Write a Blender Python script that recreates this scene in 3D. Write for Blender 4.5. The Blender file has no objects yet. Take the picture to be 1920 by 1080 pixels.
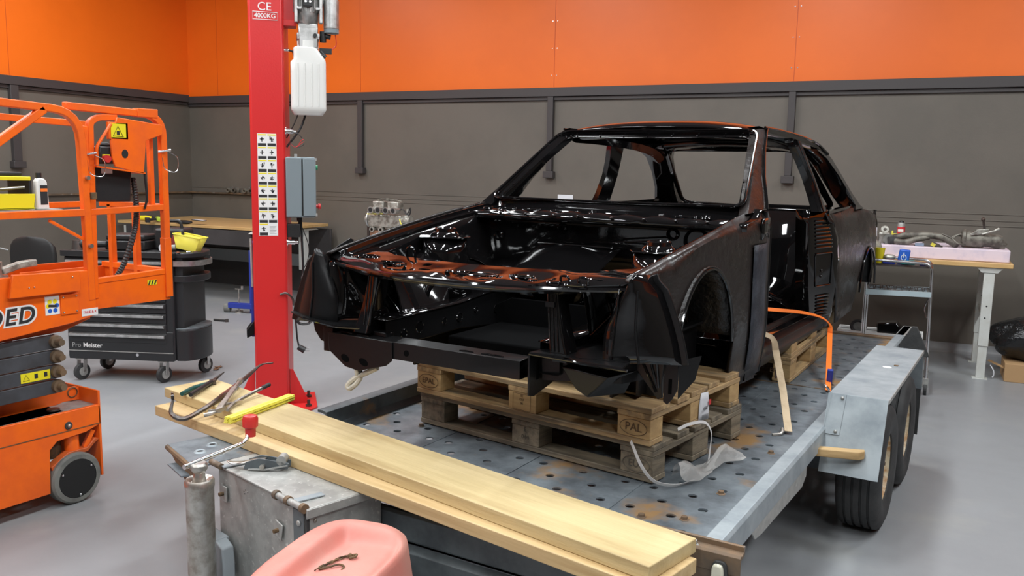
import bpy, bmesh, math, random
from mathutils import Vector, Matrix
random.seed(7)
PI = math.pi
SC = bpy.context.scene
COL = SC.collection
# ---------------------------------------------------------------- camera
cam_d = bpy.data.cameras.new('camera'); cam = bpy.data.objects.new('camera', cam_d); COL.objects.link(cam)
RT = Vector((0.8533, 0.52108, 0.01876)).normalized(); FW = Vector((-0.51409, 0.84679, -0.1366)).normalized()
UP = RT.cross(FW).normalized()
m = Matrix.Identity(4)
for i in range(3):
    m[i][0] = RT[i]; m[i][1] = UP[i]; m[i][2] = -FW[i]
m[2][3] = 1.68
cam.matrix_world = m
cam_d.sensor_width = 36; cam_d.lens = 1615*36/1920; cam_d.clip_start = .05; cam_d.clip_end = 100
SC.camera = cam
# ---------------------------------------------------------------- world, exposure
w = bpy.data.worlds.new('world'); SC.world = w; w.use_nodes = True
w.node_tree.nodes['Background'].inputs[0].default_value = (.6, .65, .7, 1); w.node_tree.nodes['Background'].inputs[1].default_value = .02
SC.view_settings.view_transform = 'Standard'; SC.view_settings.look = 'None'
SC.view_settings.exposure = 0.37; SC.view_settings.gamma = 1; SC.view_settings.use_curve_mapping = False
WANG = 0.10169                                # the walls stand turned by this against the trailer
ROOM = Matrix.Rotation(WANG, 4, 'Z')
def R(x, y, z=0): return ROOM @ Vector((x, y, z))
CEIL = 5.0
LAMPS = [(x, y) for x in (-7.6, -4.4, -1.2, 2.0) for y in (-1.6, 1.0, 3.6, 6.2)]
for i, (lx, ly) in enumerate(LAMPS):
    ld = bpy.data.lights.new('lamp_light', 'AREA'); ld.shape = 'RECTANGLE'; ld.size = .28; ld.size_y = 1.5
    ld.energy = 58; ld.color = (.93, .975, 1)
    lo = bpy.data.objects.new('lamp_light', ld); COL.objects.link(lo); lo.location = R(lx, ly, CEIL-.36); lo.rotation_euler = (0, 0, WANG)

# ---------------------------------------------------------------- materials
def mat(name, col, rough=.5, metal=0., col2=None, ns=4., lo=.42, hi=.62, bump=0., bs=40., rough2=None, coat=0.,
        stretch=(1, 1, 1), col3=None, n3=3., lo3=.58, hi3=.7, det=6., trans=0., alpha=1., knots=None, emit=None, es=0., spec=.5, bd=.01, sss=0.):
    mt = bpy.data.materials.new(name); mt.use_nodes = True
    nt = mt.node_tree; N = nt.nodes; L = nt.links; b = N['Principled BSDF']
    b.inputs['Base Color'].default_value = (*col, 1); b.inputs['Roughness'].default_value = rough
    b.inputs['Metallic'].default_value = metal; b.inputs['Specular IOR Level'].default_value = spec
    b.inputs['Coat Weight'].default_value = coat; b.inputs['Coat Roughness'].default_value = .05
    if trans: b.inputs['Transmission Weight'].default_value = trans
    if alpha < 1: b.inputs['Alpha'].default_value = alpha
    if sss: b.inputs['Subsurface Weight'].default_value = sss; b.inputs['Subsurface Radius'].default_value = (.05, .05, .05); b.inputs['Subsurface Scale'].default_value = 1
    if emit: b.inputs['Emission Color'].default_value = (*emit, 1); b.inputs['Emission Strength'].default_value = es
    tc = N.new('ShaderNodeTexCoord'); mp = N.new('ShaderNodeMapping'); mp.inputs['Scale'].default_value = stretch
    L.new(tc.outputs['Object'], mp.inputs['Vector'])
    def noise(s, d=det, off=0):
        n = N.new('ShaderNodeTexNoise'); n.inputs['Scale'].default_value = s; n.inputs['Detail'].default_value = d
        n.inputs['Roughness'].default_value = .6
        L.new(mp.outputs[0], n.inputs['Vector']); return n
    def ramp(src, a, c):
        r = N.new('ShaderNodeValToRGB'); r.color_ramp.elements[0].position = a; r.color_ramp.elements[1].position = c
        L.new(src, r.inputs[0]); return r
    src = None
    if col2:
        n = noise(ns); r = ramp(n.outputs['Fac'], lo, hi)
        mx = N.new('ShaderNodeMix'); mx.data_type = 'RGBA'; mx.inputs['A'].default_value = (*col, 1); mx.inputs['B'].default_value = (*col2, 1)
        L.new(r.outputs[0], mx.inputs['Factor']); src = mx.outputs['Result']
        if rough2 is not None:
            rr = N.new('ShaderNodeMix'); rr.inputs[2].default_value = rough; rr.inputs[3].default_value = rough2
            L.new(r.outputs[0], rr.inputs[0]); L.new(rr.outputs[0], b.inputs['Roughness'])
        if col3:
            n = noise(n3, 8); r = ramp(n.outputs['Fac'], lo3, hi3)
            mx = N.new('ShaderNodeMix'); mx.data_type = 'RGBA'; mx.inputs['B'].default_value = (*col3, 1)
            L.new(src, mx.inputs['A']); L.new(r.outputs[0], mx.inputs['Factor']); src = mx.outputs['Result']
            if metal > 0:
                mm = N.new('ShaderNodeMix'); mm.inputs[2].default_value = metal; mm.inputs[3].default_value = 0
                L.new(r.outputs[0], mm.inputs[0]); L.new(mm.outputs[0], b.inputs['Metallic'])
        if knots:
            vo = N.new('ShaderNodeTexVoronoi'); vo.inputs['Scale'].default_value = knots[0]; m2 = N.new('ShaderNodeMapping'); m2.inputs['Scale'].default_value = (.45, 1, 1)
            L.new(tc.outputs['Object'], m2.inputs['Vector']); L.new(m2.outputs[0], vo.inputs['Vector'])
            r = N.new('ShaderNodeValToRGB'); e = r.color_ramp.elements; e[0].position = knots[1]*.5; e[0].color = (1, 1, 1, 1); e[1].position = knots[1]; e[1].color = (0, 0, 0, 1)
            L.new(vo.outputs['Distance'], r.inputs[0])
            mx = N.new('ShaderNodeMix'); mx.data_type = 'RGBA'; mx.inputs['B'].default_value = (.30, .17, .07, 1); L.new(src, mx.inputs['A']); L.new(r.outputs[0], mx.inputs['Factor']); src = mx.outputs['Result']
        L.new(src, b.inputs['Base Color'])
    if bump:
        n = noise(bs, 5); bp = N.new('ShaderNodeBump'); bp.inputs['Strength'].default_value = bump; bp.inputs['Distance'].default_value = bd
        L.new(n.outputs['Fac'], bp.inputs['Height']); L.new(bp.outputs[0], b.inputs['Normal'])
    return mt

M = {}
def dm(key, *a, **k): M[key] = mat(key, *a, **k)
dm('wall_grey', (.142, .124, .103), .5, col2=(.122, .108, .09), ns=1.2, bump=.05, bs=60)
dm('wall_orange', (.90, .165, .008), .42, col2=(.84, .15, .007), ns=.8, bump=.03, bs=20)
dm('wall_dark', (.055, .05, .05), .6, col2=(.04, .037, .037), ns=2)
dm('trim_dark', (.055, .048, .048), .5)
dm('ceiling', (.26, .26, .27), .8)
dm('floor', (.30, .312, .325), .28, col2=(.255, .262, .272), ns=.7, lo=.35, hi=.7, rough2=.5, col3=(.33, .335, .325), n3=1.7, lo3=.55, hi3=.75, bump=.04, bs=9)
dm('black_paint', (.004, .0037, .004), .07, spec=.5, coat=.35, bump=.05, bs=7, bd=.02)
dm('black_paint_smooth', (.004, .0037, .004), .06, spec=.5, coat=.35)
dm('underseal', (.012, .0105, .010), .3, bump=.8, bs=14, bd=.02)
dm('body_side', (.012, .009, .008), .26, col2=(.015, .011, .010), ns=3, rough2=.42, bump=.25, bs=11, bd=.02, stretch=(1, 1, 1.6))
dm('black_satin', (.0055, .0055, .006), .33, bump=.06, bs=30, spec=.32)
dm('black_inner', (.003, .003, .0032), .9, spec=.03)
dm('scuffed_seam', (.02, .023, .032), .45, col2=(.07, .08, .10), ns=9, lo=.45, hi=.75, bump=.7, bs=45)
dm('black_matt', (.012, .012, .012), .6)
dm('black_plastic', (.018, .018, .019), .4, bump=.1, bs=120)
dm('galv', (.37, .41, .43), .5, .3, col2=(.24, .275, .30), ns=6, lo=.38, hi=.68, rough2=.58, col3=(.34, .24, .14), n3=3, lo3=.66, hi3=.76, det=10., bump=.04, bs=30)
dm('galv_rust', (.22, .255, .28), .42, .35, col2=(.105, .12, .135), ns=8, lo=.36, hi=.66, rough2=.55, col3=(.27, .16, .07), n3=2.6, lo3=.535, hi3=.625, bump=.05, bs=30, det=12.)
dm('galv_dull', (.42, .42, .40), .5, .45, col2=(.33, .33, .315), ns=14, rough2=.5, col3=(.52, .52, .49), n3=60, lo3=.6, hi3=.68)
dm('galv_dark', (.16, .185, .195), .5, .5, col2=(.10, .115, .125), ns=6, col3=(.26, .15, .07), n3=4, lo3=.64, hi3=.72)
dm('rust_steel', (.20, .125, .07), .6, .2, col2=(.115, .085, .06), ns=7, col3=(.33, .35, .36), n3=5, lo3=.58, hi3=.7)
dm('rim', (.62, .54, .38), .5, 0, col2=(.42, .23, .09), ns=14, lo=.45, hi=.6)
dm('rubber', (.028, .029, .03), .7, col2=(.045, .045, .045), ns=9, bump=.2, bs=60)
dm('rubber_grey', (.20, .20, .18), .75, col2=(.13, .13, .12), ns=10)
dm('red_paint', (.62, .022, .022), .33, bump=.06, bs=90)
dm('lift_orange', (.93, .145, .008), .34, col2=(.82, .12, .01), ns=5, rough2=.45)
dm('scissor_grey', (.065, .068, .078), .5, col2=(.045, .045, .05), ns=6)
dm('chrome', (.75, .75, .76), .2, 1.)
dm('alu', (.62, .62, .61), .35, .9, col2=(.42, .42, .41), ns=14)
dm('alu_dirty', (.5, .49, .44), .45, .6, col2=(.23, .21, .18), ns=22, bump=.3, bs=60)
dm('gear_dirty', (.23, .215, .18), .55, .4, col2=(.09, .08, .068), ns=12, bump=.3, bs=50)
dm('steel_dark', (.13, .12, .115), .38, .8, col2=(.10, .06, .045), ns=9)
dm('steel_worn', (.56, .54, .50), .3, .9, col2=(.33, .29, .25), ns=12, rough2=.5)
dm('plastic_white', (.74, .74, .71), .38, sss=.15)
dm('white', (.78, .78, .77), .5)
dm('paper', (.72, .73, .76), .7)
dm('bench_white', (.60, .61, .58), .45, col2=(.55, .55, .51), ns=9)
dm('bench_grey', (.34, .36, .36), .45)
dm('bench_top', (.62, .40, .17), .4, col2=(.54, .33, .13), ns=3, stretch=(1, 10, 10))
dm('pine', (.62, .455, .235), .5, col2=(.42, .27, .115), ns=2.6, lo=.38, hi=.75, stretch=(.5, 9, 9), knots=(5.5, .075), bump=.10, bs=10)
dm('pine_top', (.62, .49, .26), .55, knots=(4.5, .06), col2=(.45, .335, .155), ns=2.2, lo=.38, hi=.75, stretch=(.55, 6, 6), col3=(.42, .30, .145), n3=2.2, lo3=.56, hi3=.80, bump=.35, bs=6)
dm('pallet_x', (.50, .34, .165), .65, col2=(.30, .19, .09), ns=3, stretch=(1, 9, 9), col3=(.17, .13, .08), n3=2.2, lo3=.50, hi3=.68, bump=.25, bs=22)
dm('pallet_y', (.50, .34, .165), .65, col2=(.30, .19, .09), ns=3, stretch=(9, 1, 9), col3=(.17, .13, .08), n3=2.2, lo3=.50, hi3=.68, bump=.25, bs=22)
dm('pallet_old_x', (.25, .205, .14), .7, col2=(.12, .10, .072), ns=3, stretch=(1, 9, 9), bump=.25, bs=22)
dm('pallet_old_y', (.25, .205, .14), .7, col2=(.12, .10, .072), ns=3, stretch=(9, 1, 9), bump=.25, bs=22)
dm('block_new', (.50, .33, .15), .6, col2=(.40, .255, .11), ns=4, stretch=(1, 3, 9), bump=.15, bs=25)
dm('wood_dark', (.075, .06, .05), .75, col2=(.045, .038, .032), ns=8, bump=.3, bs=30)
dm('brand_ink', (.10, .055, .028), .8)
dm('brand_grey', (.10, .085, .065), .8)
dm('ink', (.02, .02, .022), .6)
dm('yellow', (.83, .70, .02), .42)
dm('tape_yellow', (.85, .76, .10), .45)
dm('green_grip', (.012, .075, .065), .35)
dm('red_knob', (.60, .035, .03), .35)
dm('red', (.62, .03, .03), .4)
dm('pink_plastic', (.60, .205, .165), .5, col2=(.57, .26, .21), ns=3, rough2=.6, col3=(.70, .33, .15), n3=2.2, lo3=.64, hi3=.8, bump=.08, bs=40)
dm('pink_foam', (.72, .60, .66), .7, col2=(.58, .50, .60), ns=9, lo=.5, hi=.7, bump=.1, bs=14)
dm('rust', (.17, .10, .045), .75, .2, col2=(.09, .06, .035), ns=30)
dm('cable', (.015, .015, .016), .45)
dm('orange_strap', (.95, .20, .02), .55)
dm('beige_strap', (.52, .40, .26), .7, col2=(.44, .33, .21), ns=20)
dm('white_strap', (.66, .64, .62), .45)
dm('blue', (.02, .04, .30), .4)
dm('blue_bright', (.02, .11, .52), .4)
dm('teal', (.03, .42, .42), .45)
dm('green', (.02, .28, .12), .4)
dm('box_grey', (.20, .24, .26), .38)
dm('bag_black', (.010, .010, .011), .22, bump=1., bs=6, bd=.04)
dm('film', (.62, .60, .57), .3, alpha=.45, bump=.8, bs=14, bd=.02)
dm('cardboard', (.46, .28, .135), .75)
dm('lamp_white', (.9, .9, .9), .5, emit=(1, .98, .95), es=4.)
dm('lens_clear', (.62, .60, .48), .15, coat=.6)
dm('cloth_dirty', (.55, .52, .44), .8, col2=(.32, .29, .24), ns=18)
dm('head_rust', (.24, .12, .07), .6, .2, col2=(.12, .08, .06), ns=15)
dm('leaf', (.16, .08, .04), .8)
dm('glass_dark', (.01, .008, .006), .1, coat=1)
dm('label_red', (.60, .04, .05), .4)
dm('grey_panel', (.27, .30, .32), .5)

# ---------------------------------------------------------------- mesh helper
XF = {}                                        # object name -> matrix of its root
class MB:
    def __init__(s): s.v = []; s.f = []
    def add(s, vs, fs):
        o = len(s.v); s.v += [Vector(p) for p in vs]; s.f += [tuple(i+o for i in f) for f in fs]; return s
    def hexa(s, p):
        return s.add(p, [(0, 3, 2, 1), (4, 5, 6, 7), (0, 1, 5, 4), (1, 2, 6, 5), (2, 3, 7, 6), (3, 0, 4, 7)])
    def box(s, x0, x1, y0, y1, z0, z1):
        return s.hexa([(x0, y0, z0), (x1, y0, z0), (x1, y1, z0), (x0, y1, z0), (x0, y0, z1), (x1, y0, z1), (x1, y1, z1), (x0, y1, z1)])
    def ob(s, c, sz, rz=0, rx=0, ry=0):
        Rm = Matrix.Rotation(rz, 3, 'Z') @ Matrix.Rotation(ry, 3, 'Y') @ Matrix.Rotation(rx, 3, 'X')
        a, b, d = sz[0]/2, sz[1]/2, sz[2]/2; c = Vector(c)
        return s.hexa([c + Rm @ Vector(q) for q in [(-a, -b, -d), (a, -b, -d), (a, b, -d), (-a, b, -d), (-a, -b, d), (a, -b, d), (a, b, d), (-a, b, d)]])
    def sweep(s, pts, sec, closed=False, up=None, cap=True, scale=None):
        pts = [Vector(p) for p in pts]; n = len(pts); rings = []
        t0 = None; nrm = None
        for i in range(n):
            if closed: t = (pts[(i+1) % n]-pts[i-1]).normalized()
            else: t = (pts[min(i+1, n-1)]-pts[max(i-1, 0)]).normalized()
            if up is not None:
                side = t.cross(Vector(up))
                if side.length < 1e-4: side = t.cross(Vector((1, 0, 0)))
                side.normalize(); nn = side.cross(t).normalized()
            else:
                if nrm is None:
                    a = Vector((0, 0, 1)) if abs(t.z) < .9 else Vector((1, 0, 0)); nrm = t.cross(a).normalized()
                else: nrm = (nrm - t*nrm.dot(t)).normalized()
                side = nrm; nn = t.cross(nrm).normalized()
            k = 1 if scale is None else scale[i]
            rings.append([pts[i]+side*a*k+nn*b*k for a, b in sec])
        m_ = len(sec); vs = [p for r in rings for p in r]; fs = []
        for i in range(n if closed else n-1):
            j = (i+1) % n
            for q in range(m_):
                r = (q+1) % m_; fs.append((i*m_+q, i*m_+r, j*m_+r, j*m_+q))
        if cap and not closed: fs += [tuple(range(m_-1, -1, -1)), tuple((n-1)*m_+q for q in range(m_))]
        return s.add(vs, fs)
    def tube(s, pts, r, seg=10, closed=False, cap=True, scale=None):
        return s.sweep(pts, [(r*math.cos(2*PI*q/seg), r*math.sin(2*PI*q/seg)) for q in range(seg)], closed, None, cap, scale)
    def bar(s, pts, w, h, up=(0, 0, 1), closed=False):
        return s.sweep(pts, [(-w/2, -h/2), (w/2, -h/2), (w/2, h/2), (-w/2, h/2)], closed, up)
    def lathe(s, prof, o=(0, 0, 0), ax=(0, 0, 1), seg=24, a0=0, a1=2*PI):
        ax = Vector(ax).normalized(); o = Vector(o)
        a = Vector((1, 0, 0)) if abs(ax.x) < .8 else Vector((0, 1, 0)); u = ax.cross(a).normalized(); v = ax.cross(u)
        full = abs(a1-a0-2*PI) < 1e-6; ns = seg if full else seg+1; vs = []
        for r, h in prof:
            for q in range(ns):
                t = a0+(a1-a0)*q/seg; vs.append(o+ax*h+(u*math.cos(t)+v*math.sin(t))*max(r, 1e-5))
        fs = []
        for i in range(len(prof)-1):
            for q in range(seg):
                r = (q+1) % ns; fs.append((i*ns+q, i*ns+r, (i+1)*ns+r, (i+1)*ns+q))
        return s.add(vs, fs)
    def cyl(s, p0, p1, r, r1=None, seg=18):
        p0 = Vector(p0); p1 = Vector(p1); L_ = (p1-p0).length; r1 = r if r1 is None else r1
        return s.lathe([(0, 0), (r, 0), (r1, L_), (0, L_)], p0, p1-p0, seg)
    def prism(s, poly, d, f):
        """poly: 2D points; f maps (a,b,t) to 3D; t in (0,d)"""
        n = len(poly); vs = [f(a, b, 0) for a, b in poly]+[f(a, b, d) for a, b in poly]
        return s.add(vs, [tuple(range(n)), tuple(range(2*n-1, n-1, -1))]+[((i+1) % n, i, n+i, n+(i+1) % n) for i in range(n)])
    def grid(s, rows, closed_u=False):
        nr = len(rows); nc = len(rows[0]); fs = []
        for i in range(nr-1):
            for j in range(nc if closed_u else nc-1):
                k = (j+1) % nc; fs.append((i*nc+j, i*nc+k, (i+1)*nc+k, (i+1)*nc+j))
        return s.add([p for r in rows for p in r], fs)
    def sph(s, c, r, seg=14, rings=8, sx=1, sy=1, sz=1):
        c = Vector(c); rows = []
        for i in range(rings+1):
            t = PI*i/rings; rows.append([c+Vector((math.sin(t)*math.cos(2*PI*j/seg)*r*sx+1e-6, math.sin(t)*math.sin(2*PI*j/seg)*r*sy, math.cos(t)*r*sz)) for j in range(seg)])
        return s.grid(rows, True)
    def tf(s, mtx):
        s.v = [mtx @ p for p in s.v]; return s
    def join(s, o): return s.add(o.v, o.f)
    def mirror(s):
        return s.add([(-p.x, p.y, p.z) for p in s.v], [tuple(reversed(f)) for f in s.f])

def build(name, mb, mt, parent=None, world=True, loc=None, rz=0, bevel=0., solid=0., sub=0, flat=False, label=None, smooth_ang=.7, off=-1):
    me = bpy.data.meshes.new(name); o = bpy.data.objects.new(name, me)
    if parent is not None:
        mx = XF[parent.name]; o.parent = parent
    else:
        loc = Vector(loc) if loc is not None else Vector((sum(p.x for p in mb.v)/len(mb.v), sum(p.y for p in mb.v)/len(mb.v), min(p.z for p in mb.v)))
        mx = Matrix.Translation(loc) @ Matrix.Rotation(rz, 4, 'Z'); o.location = loc; o.rotation_euler = (0, 0, rz)
    COL.objects.link(o); XF[o.name] = mx
    vs = mb.v
    if world: inv = mx.inverted(); vs = [inv @ p for p in vs]
    me.from_pydata([tuple(p) for p in vs], [], mb.f)
    bm = bmesh.new(); bm.from_mesh(me); bmesh.ops.remove_doubles(bm, verts=bm.verts, dist=2e-6)
    bmesh.ops.recalc_face_normals(bm, faces=bm.faces); bm.to_mesh(me); bm.free()
    me.materials.append(M[mt] if isinstance(mt, str) else mt)
    if not flat:
        me.shade_smooth(); me.set_sharp_from_angle(angle=smooth_ang)
    if sub:
        q = o.modifiers.new('s', 'SUBSURF'); q.levels = sub; q.render_levels = sub
    if solid:
        q = o.modifiers.new('t', 'SOLIDIFY'); q.thickness = solid; q.offset = off
    if bevel:
        q = o.modifiers.new('b', 'BEVEL'); q.width = bevel; q.segments = 2; q.limit_method = 'ANGLE'; q.angle_limit = .6
    if label: o['label'] = label
    return o
def thing(name, label, cat, loc=(0, 0, 0), rz=0, group=None):
    o = bpy.data.objects.new(name, None); COL.objects.link(o); o.location = loc; o.rotation_euler = (0, 0, rz); o.empty_display_size = .1
    XF[o.name] = Matrix.Translation(Vector(loc)) @ Matrix.Rotation(rz, 4, 'Z')
    o['label'] = label; o['category'] = cat
    if group: o['group'] = group
    return o
def tag(o, label, cat, group=None):
    o['label'] = label; o['category'] = cat
    if group: o['group'] = group
    return o
def struct(o): o['kind'] = 'structure'; return o
def arc(c, r, a0, a1, n, u, v):
    c = Vector(c); u = Vector(u); v = Vector(v)
    return [c+u*(r*math.cos(a0+(a1-a0)*i/n))+v*(r*math.sin(a0+(a1-a0)*i/n)) for i in range(n+1)]
def rpath(pts, r, n=5, closed=False):
    """polyline with rounded corners"""
    pts = [Vector(p) for p in pts]; N_ = len(pts); out = []
    rng = range(N_) if closed else range(1, N_-1)
    if not closed: out.append(pts[0])
    for i in rng:
        a, b, c = pts[i-1], pts[i], pts[(i+1) % N_]
        d1 = (a-b); d2 = (c-b); k = min(r, d1.length*.45, d2.length*.45); p = b+d1.normalized()*k; q = b+d2.normalized()*k
        for j in range(n+1):
            t = j/n; out.append(p*(1-t)**2+b*2*t*(1-t)+q*t*t)
    if not closed: out.append(pts[-1])
    return out
def bez(pts, n=10):
    """smooth Catmull-Rom through points"""
    P = [Vector(p) for p in pts]; P = [P[0]*2-P[1]]+P+[P[-1]*2-P[-2]]; out = []
    for i in range(1, len(P)-2):
        for j in range(n):
            t = j/n; a, b, c, d = P[i-1], P[i], P[i+1], P[i+2]
            out.append(.5*((2*b)+(c-a)*t+(2*a-5*b+4*c-d)*t*t+(3*b-a-3*c+d)*t**3))
    out.append(P[-2]); return out
def interp(x, T):
    if x <= T[0][0]: return T[0][1]
    for (a, b), (c, d) in zip(T, T[1:]):
        if x <= c: return b+(d-b)*(x-a)/(c-a)
    return T[-1][1]
def text(s, size, mtx, mt, parent, name='lettering', depth=.0008, bold=0., spacing=1., label=None, shear=0.):
    cu = bpy.data.curves.new('t', 'FONT'); cu.body = s; cu.size = size; cu.extrude = depth; cu.align_x = 'CENTER'; cu.align_y = 'CENTER'
    cu.offset = bold; cu.space_character = spacing; cu.shear = shear
    t = bpy.data.objects.new('t', cu); COL.objects.link(t)
    dg = bpy.context.evaluated_depsgraph_get(); me = bpy.data.meshes.new_from_object(t.evaluated_get(dg))
    mb = MB(); mb.v = [mtx @ v.co for v in me.vertices]; mb.f = [tuple(p.vertices) for p in me.polygons]
    bpy.data.objects.remove(t); bpy.data.curves.remove(cu); bpy.data.meshes.remove(me)
    return build(name, mb, mt, parent, flat=True, label=label)
def frame(o, xd, yd):
    """matrix whose x,y axes lie along xd,yd at o"""
    x = Vector(xd).normalized(); z = x.cross(Vector(yd)).normalized(); y = z.cross(x)
    m_ = Matrix.Identity(4)
    for i in range(3): m_[i][0] = x[i]; m_[i][1] = y[i]; m_[i][2] = z[i]; m_[i][3] = Vector(o)[i]
    return m_
def cut(o, cutter):
    c = build('c', cutter, 'black_matt', o.parent, loc=(0, 0, 0), flat=True)
    md = o.modifiers.new('x', 'BOOLEAN'); md.operation = 'DIFFERENCE'; md.object = c; md.solver = 'EXACT'
    bpy.context.view_layer.update()
    dg = bpy.context.evaluated_depsgraph_get(); me = bpy.data.meshes.new_from_object(o.evaluated_get(dg))
    old = o.data; o.modifiers.clear(); o.data = me; me.name = o.name
    bpy.data.objects.remove(c); bpy.data.meshes.remove(old)
    return o
# ================================================================ the room
XL, XR, YB, YF, ZT = -9.55, 6.5, 9.28, -7.0, 2.55
def rm(name, mb, mt, **k): return struct(build(name, mb.tf(ROOM), mt, None, loc=(0, 0, 0), rz=WANG, **k))
rm('floor', MB().box(XL-.2, XR+.2, YF-.2, YB+.2, -.1, 0), 'floor')
rm('ceiling', MB().box(XL-.2, XR+.2, YF-.2, YB+.2, CEIL, CEIL+.1), 'ceiling')
o = rm('wall_back', MB().box(XL, XR, YB, YB+.12, 0, 2.56), 'wall_grey')
rm('wall_back', MB().box(XL, XR, YB-.004, YB+.12, 2.56, CEIL), 'wall_orange')
rm('wall_left', MB().box(XL-.12, XL, YF, YB+.12, 0, 2.56), 'wall_grey')
rm('wall_left', MB().box(XL-.12, XL+.004, YF, YB+.12, 2.56, CEIL), 'wall_orange')
rm('wall_right', MB().box(XR, XR+.12, YF, YB+.12, 0, 3.3), 'wall_grey')
rm('wall_right', MB().box(XR-.004, XR+.12, YF, YB+.12, 3.3, CEIL), 'wall_orange')
rm('wall_front', MB().box(XL, XR, YF-.12, YF, 0, 2.56), 'wall_grey')
rm('wall_front', MB().box(XL, XR, YF-.12, YF+.004, 2.56, CEIL), 'wall_grey')
# dark horizontal beam and hanging posts
t = MB().box(XL, XR, YB-.06, YB-.002, 2.51, 2.61).box(XL, XR, YB-.03, YB-.002, 2.47, 2.51)
rm('trim_1', t, 'trim_dark', bevel=.004)
t = MB().box(XL+.002, XL+.06, YF, YB-.06, 2.53, 2.63).box(XL+.002, XL+.03, YF, YB-.06, 2.49, 2.53)
rm('trim_2', t, 'trim_dark', bevel=.004)
k = 3
for x in (-6.585, -3.95, -1.295, 1.36):
    rm('trim_%d' % k, MB().box(x-.035, x+.035, YB-.055, YB-.002, 1.665, 2.51).box(x-.062, x+.062, YB-.08, YB-.002, 1.59, 1.665), 'trim_dark', bevel=.004); k += 1
for y in (6.62, 3.9):
    rm('trim_%d' % k, MB().box(XL+.002, XL+.055, y-.05, y+.05, 1.665, 2.53).box(XL+.002, XL+.085, y-.075, y+.075, 1.59, 1.665), 'trim_dark', bevel=.004); k += 1
# grooves of the lower boarding
g = MB()
for z in (1.345, 1.285, 1.235): g.box(XL+.02, XR, YB-.006, YB-.001, z-.006, z+.006)
rm('trim_%d' % k, g, 'wall_grey', bevel=.002); k += 1
# thin joints between the orange boards
g = MB()
for x in (-9.0, -6.6, -3.93, -1.298, 1.35): g.box(x-.003, x+.003, YB-.0065, YB-.003, 2.62, CEIL)
for y in (6.6, 3.9): g.box(XL+.003, XL+.0065, y-.003, y+.003, 2.64, CEIL)
rm('trim_%d' % k, g, mat('joint_orange', (.62, .09, .01), .5)); k += 1
# screws in the orange boards
g = MB()
for x in (-3.93, -1.298):
    for z in (2.75, 3.05, 3.35, 3.65):
        for s in (-.03, .03): g.cyl(Vector((x+s, YB-.003, z)), Vector((x+s, YB-.008, z)), .006, seg=8)
rm('trim_%d' % k, g, 'chrome'); k += 1
# pale ledge with rusty edge low on the left wall, running round the corner
g = MB().box(XL+.002, XL+.05, 5.2, YB-.003, 1.262, 1.282).box(XL+.002, XL+1.3, YB-.05, YB-.003, 1.262, 1.282)
rm('trim_%d' % k, g, 'rust_steel'); k += 1
# cove skirting of the epoxy floor
rm('baseboard_back', MB().prism([(YB-.06, 0), (YB-.002, 0), (YB-.002, .09), (YB-.012, .09), (YB-.02, .03), (YB-.035, .012)], XR-XL, lambda a, b, t: Vector((XL+t, a, b))), 'floor')
rm('baseboard_left', MB().prism([(XL+.06, 0), (XL+.002, 0), (XL+.002, .09), (XL+.012, .09), (XL+.02, .03), (XL+.035, .012)], YB-YF, lambda a, b, t: Vector((a, YF+t, b))), 'floor')
# ceiling lamps
for i, (lx, ly) in enumerate(LAMPS):
    row = ('left', 'second', 'third', 'right')[i//4]; col = ('nearest', 'second', 'third', 'farthest')[i % 4]
    t = thing('ceiling_lamp', 'long white ceiling lamp, %s of the four in the %s row overhead' % (col, row), 'lamp', R(lx, ly, CEIL-.35), WANG, 'long ceiling lamps')
    build('housing', MB().box(-.16, .16, -.78, .78, .02, .08), 'white', t, world=False, bevel=.005)
    build('diffuser', MB().box(-.14, .14, -.75, .75, .0, .019), 'lamp_white', t, world=False)
    for s in (-.5, .5): build('suspension', MB().cyl((0, s, .08), (0, s, .35), .004, seg=6), 'chrome', t, world=False)
tag(build('sheet_of_paper', MB().ob(R(-3.75, YB-.008, 1.355), (.19, .004, .09), WANG), 'paper'), 'small white sheet fixed to the grey wall, seen through the windscreen opening', 'paper')
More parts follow.
